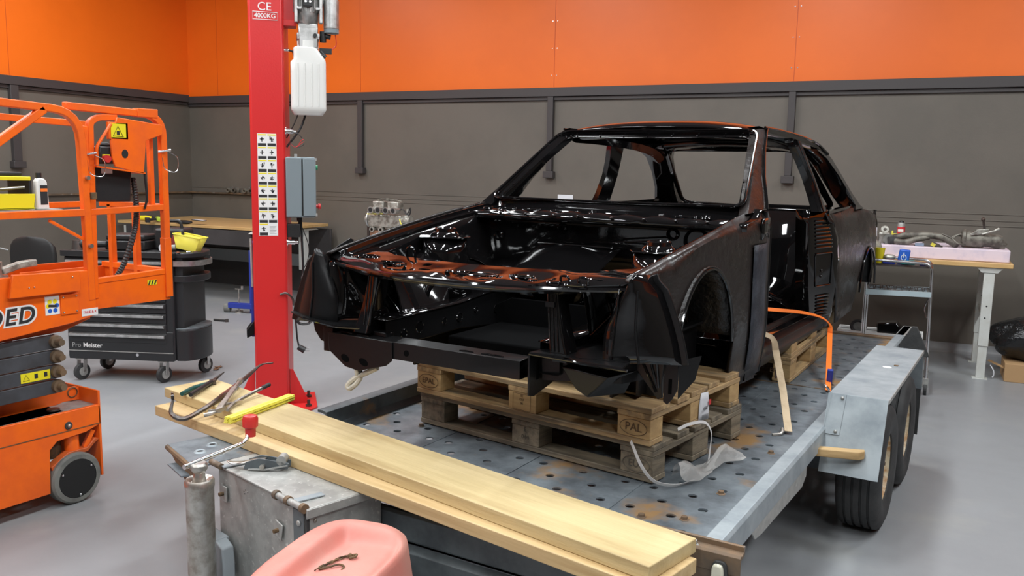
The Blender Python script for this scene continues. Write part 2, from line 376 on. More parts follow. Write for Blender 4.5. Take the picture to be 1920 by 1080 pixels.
# ================================================================ the bare car body
XC = -2.065
CAR = thing('stripped_car', 'bare glossy black two-door car body shell without doors, bonnet or glass on pallets', 'car body', (XC, 5.2, .57))
CK = .88                                      # the body is scaled about the camera position by this factor
CAR.location = (XC*CK, 5.2*CK, .57*CK+.2016); CAR.scale = (CK, CK, CK)
def P(x, y, z): return Vector((XC+x, y, z))
def W(y, z):
    b = interp(y, [(3.0, .80), (4.6, .85), (6.2, .86), (7.0, .865), (8.2, .80), (8.6, .70)])
    return b-max(0, z-1.42)*.37-max(0, .95-z)**2*.25
BP, BPS = 'black_paint', 'black_paint_smooth'
def cb(name, mb, mt=BP, **k): return build(name, mb, mt, CAR, **k)
ZT_ = [(2.98, 1.268), (3.1, 1.295), (3.35, 1.335), (3.6, 1.375), (4.04, 1.438), (4.35, 1.476), (4.64, 1.492)]
for s in (-1, 1):
    # ---- front fender skin with wheel arch
    ys = [3.0+.06*i for i in range(6)]+[3.36]+[3.75-.39*math.cos(PI*i/22) for i in range(1, 22)]+[4.14]+[4.145+.5*i/8 for i in range(9)]
    rows = []
    for y in ys:
        zt = interp(y, ZT_)
        if y < 3.36: zb = interp(y, [(3.0, 1.20), (3.36, 1.02)])
        elif y < 4.142: u = (y-3.75)/.39; zb = .86+.395*math.sqrt(max(0, 1-u*u)) if abs(u) < 1 else .86
        else: zb = interp(y, [(4.15, .60), (4.65, .60)])
        r = []
        for q in range(17):
            k_ = q/16; z = zb+(zt-zb)*k_; x = W(y, z)-.035*max(0, (k_-.85)/.15)**2*(1 if zt-z < .1 else 0)
            if y < 3.3: x -= (3.3-y)*.06
            yy = y+(max(0, 1.49-z)*.03 if y > 4.5 else 0)
            r.append(P(s*x, yy, z))
        rows.append(r)
    fe = cb('front_fender', MB().grid(rows), 'body_side', solid=.012, off=1 if s < 0 else -1)
    # lip that rolls round the wheel arch
    lip = [P(s*(W(3.75, .9+.3*abs(math.sin(a)))+.004), 3.75-.385*math.cos(a), .86+.39*math.sin(a)) for a in [PI*i/24 for i in range(25)]]
    build('arch_lip', MB().tube(lip, .008, 6), 'black_paint', fe)
    # gutter flange along the bonnet opening
    rows = []
    for i in range(25):
        y = 3.04+i*(4.50-3.04)/24; z = interp(y, ZT_); x = W(y, z)-.035-(max(0, 3.3-y))*.06
        rows.append([P(s*x, y, z), P(s*(x-.018), y, z-.004), P(s*(x-.022), y, z-.022), P(s*(x-.05), y, z-.026), P(s*(x-.052), y, z-.06)])
    build('gutter', MB().grid(rows), BPS, fe, solid=.004)
    # weld-through hinge pillar strip, scuffed blue grey
    rows = [[P(s*(W(4.6, z)+.002+.009*math.sin(PI*q/4)), 4.36+.25*q/4+.03*(1.3-z), z) for q in range(5)] for z in [.66+.66*i/14 for i in range(15)]]
    build('hinge_pillar_seam', MB().grid(rows), 'scuffed_seam', fe, solid=.002)
    # recessed pocket under the pillar foot
    rows = [[P(s*(W(4.55, 1.40)+.004), 4.49+.14*q/3, 1.34+.11*i/3+.02*math.sin(PI*q/3)*(i == 0)) for q in range(4)] for i in range(4)]
    build('pocket', MB().grid(rows), BPS, fe, solid=.01)
    # ---- closing panel of the door opening (hinge post)
    mb = MB()
    rows = [[P(s*(W(4.66, z)-.002-u*.15), 4.655+.03*(1.49-z)+(.012 if 0 < u < 1 else 0), z) for u in (0, .25, .6, 1)] for z in [.60+.88*i/10 for i in range(11)]]
    mb.grid(rows); hp = cb('hinge_post', mb, 'black_satin', solid=.015)
    for z in (.78, .95, 1.12, 1.26): build('bolt_hole', MB().cyl(P(s*.80, 4.67, z), P(s*.80, 4.66, z), .009, seg=10).tf(Matrix.Translation((0, -.012, 0))), 'black_inner', hp)
    # ---- inner wing, wheelhouse
    rows = []
    for i in range(21):
        y = 3.2+1.15*i/20; zt = interp(y, ZT_)
        hump = .10*math.exp(-((y-3.72)/.30)**2)
        rows.append([P(s*(W(y, zt)-.085), y, zt-.045), P(s*.735, y, zt-.10), P(s*(.715-.2*hump), y, zt-.17), P(s*(.66-hump), y, 1.17+hump*.2), P(s*(.60-hump), y, 1.08+hump*.3), P(s*(.52-.2*hump), y, 1.0), P(s*.47, y, .965)])
    iw = cb('inner_wing', MB().grid(rows), BP, solid=.006)
    # swage line pressed in the inner wing
    build('swage', MB().tube(bez([P(s*.735, 3.25, 1.15), P(s*.73, 3.55, 1.20), P(s*.735, 4.0, 1.25), P(s*.74, 4.3, 1.27)], 6), .008, 6), BPS, iw)
    # wheelhouse tub: part cylinder across
    rows = []
    for a in [PI*.02+PI*.96*i/24 for i in range(25)]:
        cy, cz = 3.75-.405*math.cos(a), .86+.405*math.sin(a)
        rows.append([P(s*x, cy+k2, cz-k3) for x, k2, k3 in ((.83, 0, 0), (.74, 0, 0), (.62, 0, 0), (.55, .01, .02), (.52, .03, .06))])
    wh = cb('wheelhouse', MB().grid(rows), 'underseal' if s > 0 else BP, solid=.006)
    build('inner_wall', MB().prism([(3.36, .70), (4.14, .70), (4.14, .95), (3.98, 1.15), (3.75, 1.22), (3.5, 1.15), (3.36, .95)], .012, lambda a, b, t: P(s*(.535+t), a, b)), 'black_satin', wh)
    build('lower_panel', MB().prism([(3.40, .712), (4.13, .712), (4.13, .935), (3.40, .945)], .01, lambda a, b, t: P(s*(.64+t), a, b)).bar([P(s*.66, 3.40, .95), P(s*.66, 4.13, .94)], .04, .012), 'black_satin', wh)
    # ---- strut tower
    tc = P(s*.60, 3.70, 0); lean = Vector((-s*.05, .02, 0))
    prof = [(.145, 1.0), (.135, 1.14), (.122, 1.24), (.115, 1.315)]
    st = cb('strut_tower', MB().lathe([(r, h) for r, h in prof], (tc.x, tc.y, 0), (0, 0, 1), 28), BPS, solid=.006)
    oc = [(.142*math.cos(a)*(1.12 if i % 2 else 1), .13*math.sin(a)*(1.1 if i % 2 else 1)) for i, a in enumerate([2*PI*k/8+.25 for k in range(8)])]
    build('top_plate', MB().prism(oc, .008, lambda a, b, t: Vector((tc.x+a, tc.y+b, 1.318+t))), BP, st, bevel=.004)
    build('collar', MB().lathe([(.080, 0), (.074, .012), (.060, .022), (.057, .038), (.050, .042), (.044, .036), (.042, .006)], (tc.x, tc.y, 1.326), (0, 0, 1), 28), BPS, st)
    for a in (0.5, 2.6, 4.7): build('stud', MB().cyl((tc.x+.10*math.cos(a), tc.y+.10*math.sin(a), 1.32), (tc.x+.10*math.cos(a), tc.y+.10*math.sin(a), 1.345), .009, seg=8), BPS, st)
    # ---- chassis leg
    sec = [(2.97, .995, .865), (3.3, 1.0, .865), (3.55, 1.005, .87), (3.82, 1.03, .85), (3.95, 1.03, .80), (4.08, .97, .74), (4.25, .86, .705), (4.45, .77, .64)]
    rows = [[P(s*.40, y, b_), P(s*.40, y, t_), P(s*.49, y, t_), P(s*.49, y, b_)] for y, t_, b_ in sec]
    cl = cb('chassis_leg', MB().grid(rows, True), 'black_satin', bevel=.006)
    build('flange', MB().grid([[P(s*(.39), y, t_+.002), P(s*.50, y, t_+.002)] for y, t_, b_ in sec]), BPS, cl, solid=.004)
    for y, z, r in ((3.10, .915, .018), (3.22, .93, .024), (3.42, .93, .014), (3.55, .93, .02), (3.70, .95, .012), (3.9, .93, .022)):
        build('access_hole', MB().cyl(P(s*.3992, y, z), P(s*.3965, y, z), r, seg=16), 'black_inner', cl)
        build('hole_rim', MB().lathe([(r, 0), (r+.003, .004), (r+.006, 0)], P(s*.3995, y, z), (-s, 0, 0), 16), BPS, cl)
    # ---- arch shaped panel between leg and floor
    rows = [[P(s*.41, 3.9+.5*i/10, .95-.30*(i/10)**1.5-q*.03) for q in range(2)] for i in range(11)]
    # ---- headlight tray
    tr = [(.50, 2.96), (.62, 2.89), (.82, 2.88), (.95, 2.93), (.93, 3.10), (.80, 3.28), (.50, 3.30)]
    if s < 0: ht = cb('headlight_tray', MB().prism(tr, .006, lambda a, b, t: P(s*a, b, .945+t-.03*(b-2.9)+.02*(a-.5)+.085*max(0, a-.62))), 'black_satin')
    else: ht = cb('headlight_tray', MB().prism(tr[:3]+[(.78, 3.1), (.72, 3.3), (.50, 3.30)], .006, lambda a, b, t: P(s*a*.98, b, .955+t)), 'black_satin')
    build('rolled_edge', MB().tube([P(s*a, b, .95-.03*(b-2.9)+(.02*(a-.5)+.085*max(0, a-.62))*(s < 0)) for a, b in tr[:3]], .006, 6), BPS, ht)
    # ---- vertical post of the grille opening
    rows = []
    for z in [.93+.30*i/8 for i in range(9)]:
        k_ = (1.23-z)/.3; x0 = .425+.055*k_**1.3*(1 if s < 0 else .6); w_ = .062+.03*k_**2
        rows.append([P(s*x0, 2.965-.012*k_, z), P(s*(x0+.01), 2.95-.012*k_, z), P(s*(x0+w_-.01), 2.95-.012*k_, z), P(s*(x0+w_), 2.965-.012*k_, z), P(s*(x0+w_), 3.03, z), P(s*x0, 3.03, z)])
    gp = cb('grille_post', MB().grid(rows, True), BP, bevel=.003)
    for q in range(3): build('rib', MB().tube([P(s*(.445+q*.016), 2.948, 1.20), P(s*(.445+q*.018+.02), 2.938, .97)], .003, 6), BPS, gp)
    if s > 0: build('clip', MB().box(XC+.435, XC+.475, 2.94, 2.95, 1.145, 1.165), 'black_satin', gp)

# ---- nose panels beside the headlights (the flared front edge of each fender)
for s in (-1, 1):
    rows = []
    for i in range(17):
        k_ = i/16; z = 1.285-.50*k_
        out = .835+.115*math.sin(min(1, k_*1.15)*PI*.5)-.02*max(0, k_-.7)
        inn = .775-.075*min(1, k_*2.4)-.02*math.sin(k_*PI)
        if k_ < .1: out -= .02
        yo = 3.10+.04*k_ if s > 0 else 2.985-.05*k_; yi = 2.98-.03*k_
        n_ = 7; r = []
        for q in range(n_):
            u = q/(n_-1)
            r.append(P(s*(inn+(out-inn)*u), yi+(yo-yi)*u+.05*math.sin(PI*u)*-1*(1-k_*.3), z+(.012*math.sin(PI*u))+(.0 if u > 0 else -.01)))
        rows.append(r)
    cut_ = 12 if s > 0 else 12
    hp = cb('nose_panel', MB().grid(rows[:cut_]), BP if s > 0 else 'black_satin', solid=.006)
    # stiffening flange on its outer edge
    edge = [r[-1] for r in rows[:cut_]]
    build('edge_flange', MB().bar([p+Vector((0, .004, 0)) for p in edge], .045, .012, up=(0, 1, 0)), 'black_satin', hp, bevel=.003)
    build('pressed_rib', MB().tube([r[3]+Vector((0, -.002, 0)) for r in rows[2:cut_]], .005, 6), 'black_satin', hp)
# inward bowl of the nose panel, running up to the grille corner
for s in (-1, 1):
    rows = []
    for i in range(13):
        k_ = i/12; z = 1.235-.275*k_
        rows.append([P(s*(.735-.02*k_), 2.97-.02*k_, z), P(s*(.705-.03*math.sin(PI*k_)), 3.04, z), P(s*(.70-.09*k_**2.0), 3.14, z), P(s*(.66-.12*k_**1.5), 3.24, z-.005), P(s*(.60-.14*k_**1.2), 3.34, z-.01)])
    cb('headlight_bowl', MB().grid(rows), BPS, solid=.005)
# ---- pieces that only the right-hand corner shows: pressed fork and hanging bracket
fk = cb('corner_stiffener', MB().prism([(.74, .96), (.89, 1.03), (.90, .96), (.872, .95), (.862, .85), (.865, .80), (.845, .79), (.755, .90)], .012, lambda a, b, t: P(a, 3.12-t+(1.03-b)*.10, b)), 'black_satin', bevel=.003)
for a, b in (((.80, 1.0), (.845, .84)), ((.835, 1.02), (.85, .84)), ((.775, .95), (.84, .82))):
    build('rib', MB().tube([P(a[0], 3.105+(1.03-a[1])*.10, a[1]), P(b[0], 3.105+(1.03-b[1])*.10, b[1])], .005, 6), BPS, fk)
hb = cb('hanging_bracket', MB().prism([(.868, .965), (.895, .975), (.925, .965), (.925, .84), (.905, .80), (.885, .775), (.868, .785)], .008, lambda a, b, t: P(a, 3.14-t, b)), 'black_satin', bevel=.002)
build('slot', MB().box(XC+.888, XC+.902, 3.1305, 3.131, .82, .88), 'black_inner', hb)
build('side_wing', MB().prism([(0, .955), (.10, .965), (.075, .87), (0, .80)], .008, lambda a, b, t: P(.925+a*.55, 3.14+a, b)), 'black_satin', hb)

# ---- slam panel over the grille
rows = []
NX = 49
for j in range(9):
    v = j/8; r = []
    for i in range(NX):
        x = -.80+1.60*i/(NX-1); ax = abs(x)
        yf = interp(ax, [(0, 2.83), (.25, 2.84), (.45, 2.90), (.62, 2.96), (.80, 3.03)])
        yr = interp(ax, [(0, 3.10), (.25, 3.11), (.5, 3.16), (.65, 3.24), (.80, 3.36)])
        z = 1.238+.028*v**.7+interp(ax, [(0, 0), (.5, .004), (.8, .032)])-.012*math.sin(PI*min(1, v*1.3))*(1 if .08 < ax < .42 else 0)
        if v == 0: z -= .012
        z -= .010*math.sin(x*17+v*3)*math.sin(PI*v)+.012*math.sin(PI*v)*(1 if -.02 < x < .22 else 0)
        r.append(P(x, yf+(yr-yf)*v, z))
    rows.append(r)
front_roll = [Vector((p.x, p.y+.006, p.z-.028)) for p in rows[0]]
back_drop = [Vector((p.x, p.y+.004, p.z-.03)) for p in rows[-1]]
sp = cb('slam_panel', MB().grid([front_roll]+rows+[back_drop]), BP, solid=.006)
cuts = MB()
for x, y, a, b in ((-.57, 3.05, .055, .028), (-.40, 3.02, .062, .028), (-.19, 3.0, .020, .02), (.30, 2.985, .05, .03), (-.155, 2.93, .03, .012), (.66, 3.10, .035, .014)):
    n_ = 20; poly = [(x+a*math.copysign(abs(math.cos(2*PI*q/n_))**.6, math.cos(2*PI*q/n_)), y+b*math.copysign(abs(math.sin(2*PI*q/n_))**.6, math.sin(2*PI*q/n_))) for q in range(n_)]
    cuts.prism(poly, .2, lambda p, q, t: P(p, q, 1.18+t))
cut(sp, cuts)
def rim(cx, cy, a, b, z, r=.0045, n_=20):
    return [P(cx+a*math.copysign(abs(math.cos(2*PI*q/n_))**.6, math.cos(2*PI*q/n_)), cy+b*math.copysign(abs(math.sin(2*PI*q/n_))**.6, math.sin(2*PI*q/n_)), z) for q in range(n_)]
for x, y, a, b, z in ((-.57, 3.05, .058, .031, 1.268), (-.40, 3.02, .065, .031, 1.252), (.30, 2.985, .053, .033, 1.250), (.09, 2.96, .10, .045, 1.246), (.47, 2.95, .03, .03, 1.245), (.62, 3.02, .034, .024, 1.262), (.57, 2.93, .045, .012, 1.243)):
    build('hole_rim', MB().tube(rim(x, y, a, b, z), .004, 6, closed=True), BPS, sp)
for x, y in ((-.70, 3.14), (-.66, 3.06), (.70, 3.14), (-.33, 2.99), (-.02, 2.93), (.55, 3.05), (.40, 2.90)):
    build('boss', MB().lathe([(.022, 0), (.018, .007), (.010, .008), (.008, .002)], P(x, y, 1.250+.03*max(0, abs(x)-.45)), (0, 0, 1), 14), BPS, sp)
build('front_rail', MB().tube(bez([P(x, interp(abs(x), [(0, 2.832), (.25, 2.842), (.45, 2.902), (.62, 2.962), (.78, 3.02)]), 1.222+.03*max(0, abs(x)-.5)) for x in (-.78, -.6, -.4, -.2, 0, .2, .4, .6, .78)], 5), .011, 8), BPS, sp)
build('latch_loop', MB().tube(bez([P(-.435, 3.17, 1.26), P(-.43, 3.16, 1.30), P(-.41, 3.16, 1.315), P(-.39, 3.16, 1.30), P(-.385, 3.17, 1.26)], 5), .006, 6), BPS, sp)
for x in (.52, .60): build('catch', MB().tube(bez([P(x-.03, 2.96, 1.245), P(x-.025, 2.955, 1.27), P(x+.005, 2.955, 1.268), P(x+.01, 2.96, 1.245)], 5), .005, 6), BPS, sp)
# raised ear at the outer left tip
cb('fender_ear', MB().prism([(0, 0), (.10, .01), (.13, .055), (.11, .065), (.05, .035)], .006, lambda a, b, t: P(-.84+t, 3.07+a*1.4, 1.262+b)), 'black_satin', bevel=.002)

# ---- lower cross member
cm = MB()
rows = []
for x in [-.70, -.66, -.33, 0, .33]:
    rows.append([P(x, 2.93, .835 if x > -.4 else .828), P(x, 2.93, .912), P(x, 3.02, .918), P(x, 3.02, .835)])
c1 = cb('cross_member', MB().grid(rows, True), 'black_satin', solid=.004, bevel=.003)
build('end_plate', MB().prism([(-.705, .915), (-.70, .83), (-.60, .765), (-.52, .755), (-.36, .80), (-.325, .828), (-.325, .912)], .006, lambda a, b, t: P(a, 2.928-t, b)), 'black_satin', c1, bevel=.002)
for x, z, a in ((-.60, .805, .024), (-.49, .80, .026)):
    n_ = 18; build('slot', MB().prism([(x+a*math.cos(2*PI*q/n_), z+.017*math.sin(2*PI*q/n_)+.006*math.cos(2*PI*q/n_)*-1) for q in range(n_)], .001, lambda p, q, t: P(p, 2.9215-t, q)), 'black_inner', c1)
build('drain_hole', MB().cyl(P(-.25, 2.931, .87), P(-.25, 2.9285, .87), .014, seg=16), 'black_inner', c1)
build('left_box_end', MB().box(XC-.76, XC-.70, 2.95, 3.04, .815, .93).prism([(-.76, .93), (-.85, .95), (-.84, .90), (-.80, .855), (-.76, .85)], .006, lambda a, b, t: P(a, 2.98-t, b)), 'black_satin', c1, bevel=.003)
build('top_step', MB().bar([P(-.74, 3.04, .925), P(-.40, 3.00, .925)], .05, .02), 'black_satin', c1, bevel=.003)
for x in (-.62, -.52, .05, .16, .20): build('weld_bead', MB().tube([P(x-.03, 2.95, .914), P(x, 2.953, .9165), P(x+.04, 2.95, .914)], .0035, 6), BPS, c1)
# right end: open box and brackets
br = cb('bumper_bracket', MB().prism([(2.86, .955), (3.25, .965), (3.25, .86), (3.05, .80), (2.90, .775), (2.86, .785)], .008, lambda a, b, t: P(.385+t, a+.04, b)), 'black_satin', bevel=.002)
build('slot', MB().box(XC+.393, XC+.3935, 2.955, 2.975, .84, .90).box(XC+.3845, XC+.385, 2.955, 2.975, .84, .90), 'black_inner', br)
build('tray_plate', MB().prism([(.39, 2.90), (.78, 2.95), (.78, 3.12), (.42, 3.10)], .006, lambda a, b, t: P(a, b, .957+t)), 'black_satin', br)
build('rolled_edge', MB().tube([P(.39, 2.90, .957), P(.60, 2.918, .947), P(.74, 2.945, .949), P(.78, 2.955, .957)], .006, 6), BPS, br)
jk = cb('jacking_bracket', MB().hexa([P(.56, 2.98, .82), P(.62, 2.96, .80), P(.72, 3.10, .80), P(.60, 3.12, .82), P(.50, 2.96, .91), P(.72, 2.93, .90), P(.76, 3.12, .90), P(.52, 3.12, .91)]), 'black_satin', bevel=.006)
build('side_rail', MB().bar([P(.40, 3.0, .88), P(.72, 3.05, .90), P(.79, 3.25, .90)], .03, .09), 'black_satin', jk)

# ---- bulkhead, scuttle
rows = []
for z in [.78+.66*i/10 for i in range(11)]:
    rows.append([P(x, interp(z, [(.78, 4.55), (1.0, 4.36), (1.15, 4.28), (1.44, 4.26)])+(-.0 if abs(x) > .34 else .10*max(0, min(1, (1.25-z)/.2))), z) for x in (-.80, -.6, -.42, -.30, -.15, 0, .15, .30, .42, .6, .80)])
fw = cb('bulkhead', MB().grid(rows), BP, solid=.006)
build('toe_board', MB().grid([[P(x, 4.26-.36*k_, 1.265-.13*k_-.012*math.cos(i*1.3)) for i, x in enumerate((-.36, -.33, -.2, -.1, 0, .1, .16))] for k_ in (0, .04, .3, .5, .7, .96, 1)]), BPS, fw, solid=.006)
build('battery_shelf', MB().grid([[P(x, y, 1.12+.02*math.sin(x*9)+.03*(y > 4.2)) for x in (-.74, -.6, -.5, -.4, -.3)] for y in (3.9, 4.0, 4.12, 4.26)]), BPS, fw, solid=.005)
build('ledge', MB().tube([P(-.34, 4.24, 1.27), P(.12, 4.24, 1.268), P(.14, 4.20, 1.30), P(.40, 4.20, 1.33)], .006, 6), BPS, fw)
for x, z, r in ((-.62, 1.30, .02), (.58, 1.33, .055), (.45, 1.36, .02), (-.2, 1.36, .014)):
    build('grommet_ring', MB().lathe([(r, 0), (r+.006, .008), (r+.014, 0)], P(x, 4.255, z), (0, -1, 0), 18), BPS, fw)
tn = cb('gearbox_tunnel', MB().grid([[P(.17*math.cos(a)*1.0, y, z0+.15*math.sin(a)) for a in [PI*i/12 for i in range(13)]] for y, z0 in ((4.36, .92), (4.6, .86), (4.9, .76), (5.6, .70), (6.5, .70))]), BP, solid=.006)
rows = []
xs = [-.85+1.70*i/34 for i in range(35)]
for k_, (y0, z0) in enumerate(((4.18, 1.395), (4.185, 1.425), (4.20, 1.438), (4.28, 1.445), (4.36, 1.452), (4.40, 1.462), (4.42, 1.485), (4.44, 1.50), (4.52, 1.50))):
    r = []
    for x in xs:
        c_ = 1-(x/.85)**2
        r.append(P(x, y0-.06*c_+.03, z0+.008*c_+(.006*math.sin(x*37) if k_ in (2, 3) else 0)))
    rows.append(r)
sc = cb('scuttle', MB().grid(rows), BP, solid=.006)
for x, a in ((-.70, .035), (.62, .03), (-.02, .028), (.38, .02)):
    build('spindle_hole', MB().lathe([(a*.6, -.01), (a*.62, .004), (a*.8, .008), (a, 0)], P(x, 4.27, 1.452), (0, -.15, 1), 18), BPS, sc)
for x0, x1 in ((-.62, -.50), (-.46, -.34), (-.28, -.10), (.05, .2), (.46, .58)):
    build('pressed_slot', MB().tube(rpath([P(x0, 4.25, 1.453), P(x1, 4.24, 1.453), P(x1-.01, 4.29, 1.456), P(x0+.01, 4.30, 1.456)], .015, closed=True), .004, 6, closed=True), BPS, sc)
for x in (-.55, -.38, -.2, -.05, .15, .33, .5, .66): build('weld_spot', MB().sph(P(x, 4.175-.05*(1-(x/.85)**2)+.02, 1.435), .009, 8, 5), BPS, sc)

# ---- windscreen frame
def wsp(u, v):                                   # u -1..1 across, v 0 bottom..1 top
    x = u*(.775-.135*v); y = 4.40+.66*v-.05*(1-u*u)*(1-v); z = 1.495+.43*v+.012*(1-u*u)
    return P(x, y, z)
ring = rpath([wsp(-.985, .02), wsp(.985, .02), wsp(.985, .985), wsp(-.985, .985)], .085, 8, True)
def dens(pts, n):
    out = []
    for i in range(len(pts)):
        a, b = pts[i], pts[(i+1) % len(pts)]; k_ = max(1, int((b-a).length/.08))
        out += [a+(b-a)*j/k_ for j in range(k_)]
    return out
ring = dens(ring, 0)
ctr = wsp(0, .5)
def off_(pts, d, dn): return [p+(ctr-p).normalized()*d+Vector((0, .54, -.84))*dn for p in pts]
wf = cb('windscreen_frame', MB().grid([off_(ring, -.02, -.012), off_(ring, .0, -.004), off_(ring, .004, .018), off_(ring, .03, .022)], True), BPS, solid=.004)
build('bead', MB().tube(off_(ring, -.012, -.014), .007, 6, closed=True), BPS, wf)
for i in range(0, len(ring), 2): build('weld_spot', MB().sph(off_(ring, .022, .014)[i], .006, 6, 4), BPS, wf)
# ---- pillars
rr = [(1.50, 0), (1.67, .5), (1.85, .95)]
for s in (-1, 1):
    A0 = [(4.36, 1.475), (4.54, 1.60), (4.82, 1.785), (5.05, 1.925)]
    A1 = [(4.62, 1.495), (4.75, 1.65), (4.98, 1.83), (5.15, 1.935)]
    rows = []
    for k_ in range(13):
        t = k_/12
        y0, z0 = interp(t, [(0, 4.36), (.33, 4.60), (.66, 4.85), (1, 5.07)]), interp(t, [(0, 1.475), (.33, 1.63), (.66, 1.80), (1, 1.935)])
        y1, z1 = interp(t, [(0, 4.64), (.12, 4.68), (.33, 4.78), (.66, 4.97), (1, 5.16)]), interp(t, [(0, 1.49), (.12, 1.53), (.33, 1.66), (.66, 1.82), (1, 1.94)])
        wo0 = W(4.6, z0)-.02; wo1 = W(4.6, z1)+.0
        rows.append([P(s*(wo0-.055), y0+.02, z0-.01), P(s*wo0, y0, z0+.004), P(s*(wo1-.004), (y0+y1)/2, (z0+z1)/2+.004), P(s*wo1, y1, z1), P(s*(wo1-.03), y1+.012, z1-.02), P(s*(wo1-.075), y1-.02, z1-.035), P(s*(wo0-.07), y0+.06, z0-.03)])
    ap = cb('windscreen_pillar', MB().grid(rows, True), 'body_side' if s > 0 else BP, smooth_ang=.9)
    build('drip_rail', MB().tube([r[3]+Vector((s*.006, 0, .004)) for r in rows], .007, 6), BPS, ap)
    # roof side rail over the door
    rows = []
    for y, z in ((5.12, 1.945), (5.4, 1.945), (5.76, 1.938), (6.1, 1.925), (6.3, 1.910), (6.5, 1.885), (6.7, 1.83)):
        wo = W(4.6, z)
        rows.append([P(s*(wo-.03), y, z+.012), P(s*wo, y, z), P(s*(wo-.003), y, z-.02), P(s*(wo-.03), y, z-.06), P(s*(wo-.08), y, z-.085), P(s*(wo-.13), y, z-.04), P(s*(wo-.13), y, z)])
    rl = cb('roof_rail', MB().grid(rows, True), BP)
    build('drip_rail', MB().tube([r[1]+Vector((s*.006, 0, .004)) for r in rows], .008, 6), BPS, rl)
    # B pillar, a slim leaning post widening to the jamb
    rows = []
    for y0, y1, z in ((5.86, 6.02, 1.90), (5.80, 6.02, 1.86), (5.86, 6.06, 1.76), (5.90, 6.10, 1.65), (5.90, 6.12, 1.52), (5.88, 6.13, 1.44)):
        wo = W(4.6, z)
        rows.append([P(s*(wo-.055), y0, z), P(s*(wo-.012), y0+.01, z), P(s*(wo-.016), y0+.04, z), P(s*wo, y0+.05, z), P(s*(wo), y1-.05, z), P(s*(wo-.014), y1-.04, z), P(s*(wo-.014), y1, z), P(s*(wo-.055), y1, z)])
    bp = cb('door_pillar', MB().grid(rows, True), BP)
    build('seam_bead', MB().tube([P(s*(W(4.6, z)+.002), y, z) for y, z in ((5.88, 1.90), (5.93, 1.76), (5.975, 1.65), (5.98, 1.52), (5.97, 1.44))], .006, 6), BPS, bp)
    # louvred lock jamb below
    jz = [(.60, .775, .83, 6.20, 6.42), (.72, .775, .865, 6.10, 6.40), (.90, .775, .885, 6.02, 6.40), (1.08, .775, .892, 5.96, 6.38), (1.25, .775, .885, 5.92, 6.32), (1.36, .775, .865, 5.90, 6.24), (1.45, .775, .842, 5.89, 6.12)]
    rows = [[P(s*(xi-.10), yi+.05, z), P(s*xi, yi-.01, z), P(s*(xi+.008), yi+.012, z), P(s*(xi+(xo-xi)*.25), yi+(yo-yi)*.25, z), P(s*(xi+(xo-xi)*.8), yi+(yo-yi)*.8, z), P(s*(xo-.004), yo-.03, z), P(s*xo, yo, z)] for z, xi, xo, yi, yo in jz]
    jb = cb('lock_jamb', MB().grid(rows), BPS, solid=.01)
    def jp(z, u, d=0):
        xi = .775; xo = interp(z, [(a[0], a[2]) for a in jz]); yi = interp(z, [(a[0], a[3]) for a in jz]); yo = interp(z, [(a[0], a[4]) for a in jz])
        return P(s*(xi+(xo-xi)*u+d*.6), yi+(yo-yi)*u-d*.5, z)
    for q in range(8): z = 1.375-q*.026; build('louvre', MB().tube([jp(z, .22, .004), jp(z, .30, .010), jp(z, .68, .010), jp(z, .76, .004)], .007, 6), BPS, jb)
    for q in range(7): z = .85-q*.024; build('louvre', MB().tube([jp(z, .25, .004), jp(z, .33, .010), jp(z, .66, .010), jp(z, .72, .004)], .007, 6), BPS, jb)
    build('striker_plate', MB().tube(rpath([jp(1.15, .2, .006), jp(1.15, .78, .006), jp(.92, .74, .006), jp(.92, .2, .006)], .02, 4, True), .005, 6, closed=True), BPS, jb)
    for z in (1.03, .99): build('bolt_hole', MB().sph(jp(z, .4, .004), .010, 10, 6), BPS, jb)
    # quarter panel
    ys = [6.10, 6.25, 6.4, 6.6, 6.8, 7.0, 7.2]+[7.62-.36*math.cos(PI*i/16) for i in range(1, 16)]+[8.0, 8.2, 8.4, 8.5]
    rows = []
    for y in ys:
        zt = interp(y, [(6.1, 1.425), (6.7, 1.43), (7.2, 1.435), (7.7, 1.40), (8.3, 1.33), (8.5, 1.27)])
        if abs(y-7.62) < .36: zb = .76+.34*math.sqrt(1-((y-7.62)/.36)**2)
        else: zb = interp(y, [(6.1, 1.37), (6.24, 1.355), (6.33, 1.24), (6.38, 1.05), (6.41, .70), (6.6, .60), (7.25, .62), (7.3, .74), (8.0, .74), (8.5, .85)])
        r = []
        for q in range(11):
            z = zb+(zt-zb)*q/10; x = .845+.05*math.sin(max(0, min(1, (z-.55)/.95))*PI)-.02*max(0, (z-1.36)/.06)
            x *= interp(y, [(6.1, 1), (7.6, 1), (8.2, .96), (8.5, .86)]); r.append(P(s*x, y, z))
        rows.append(r)
    qp = cb('quarter_panel', MB().grid(rows), 'body_side', solid=.008, off=1 if s < 0 else -1)
    build('arch_lip', MB().tube([P(s*.90, 7.62-.355*math.cos(a), .76+.335*math.sin(a)) for a in [PI*i/20 for i in range(21)]], .009, 6), BPS, qp)
    build('rear_wheelhouse', MB().grid([[P(s*x, 7.62-.38*math.cos(a), .76+.36*math.sin(a)) for x in (.87, .75, .62)] for a in [PI*i/16 for i in range(17)]]), 'black_satin', qp, solid=.005)
    # shelf joining side window sill
    build('window_sill', MB().bar([P(s*.83, 6.12, 1.43), P(s*.80, 7.12, 1.44)], .05, .02), BPS, qp)
    # C pillar
    rows = []
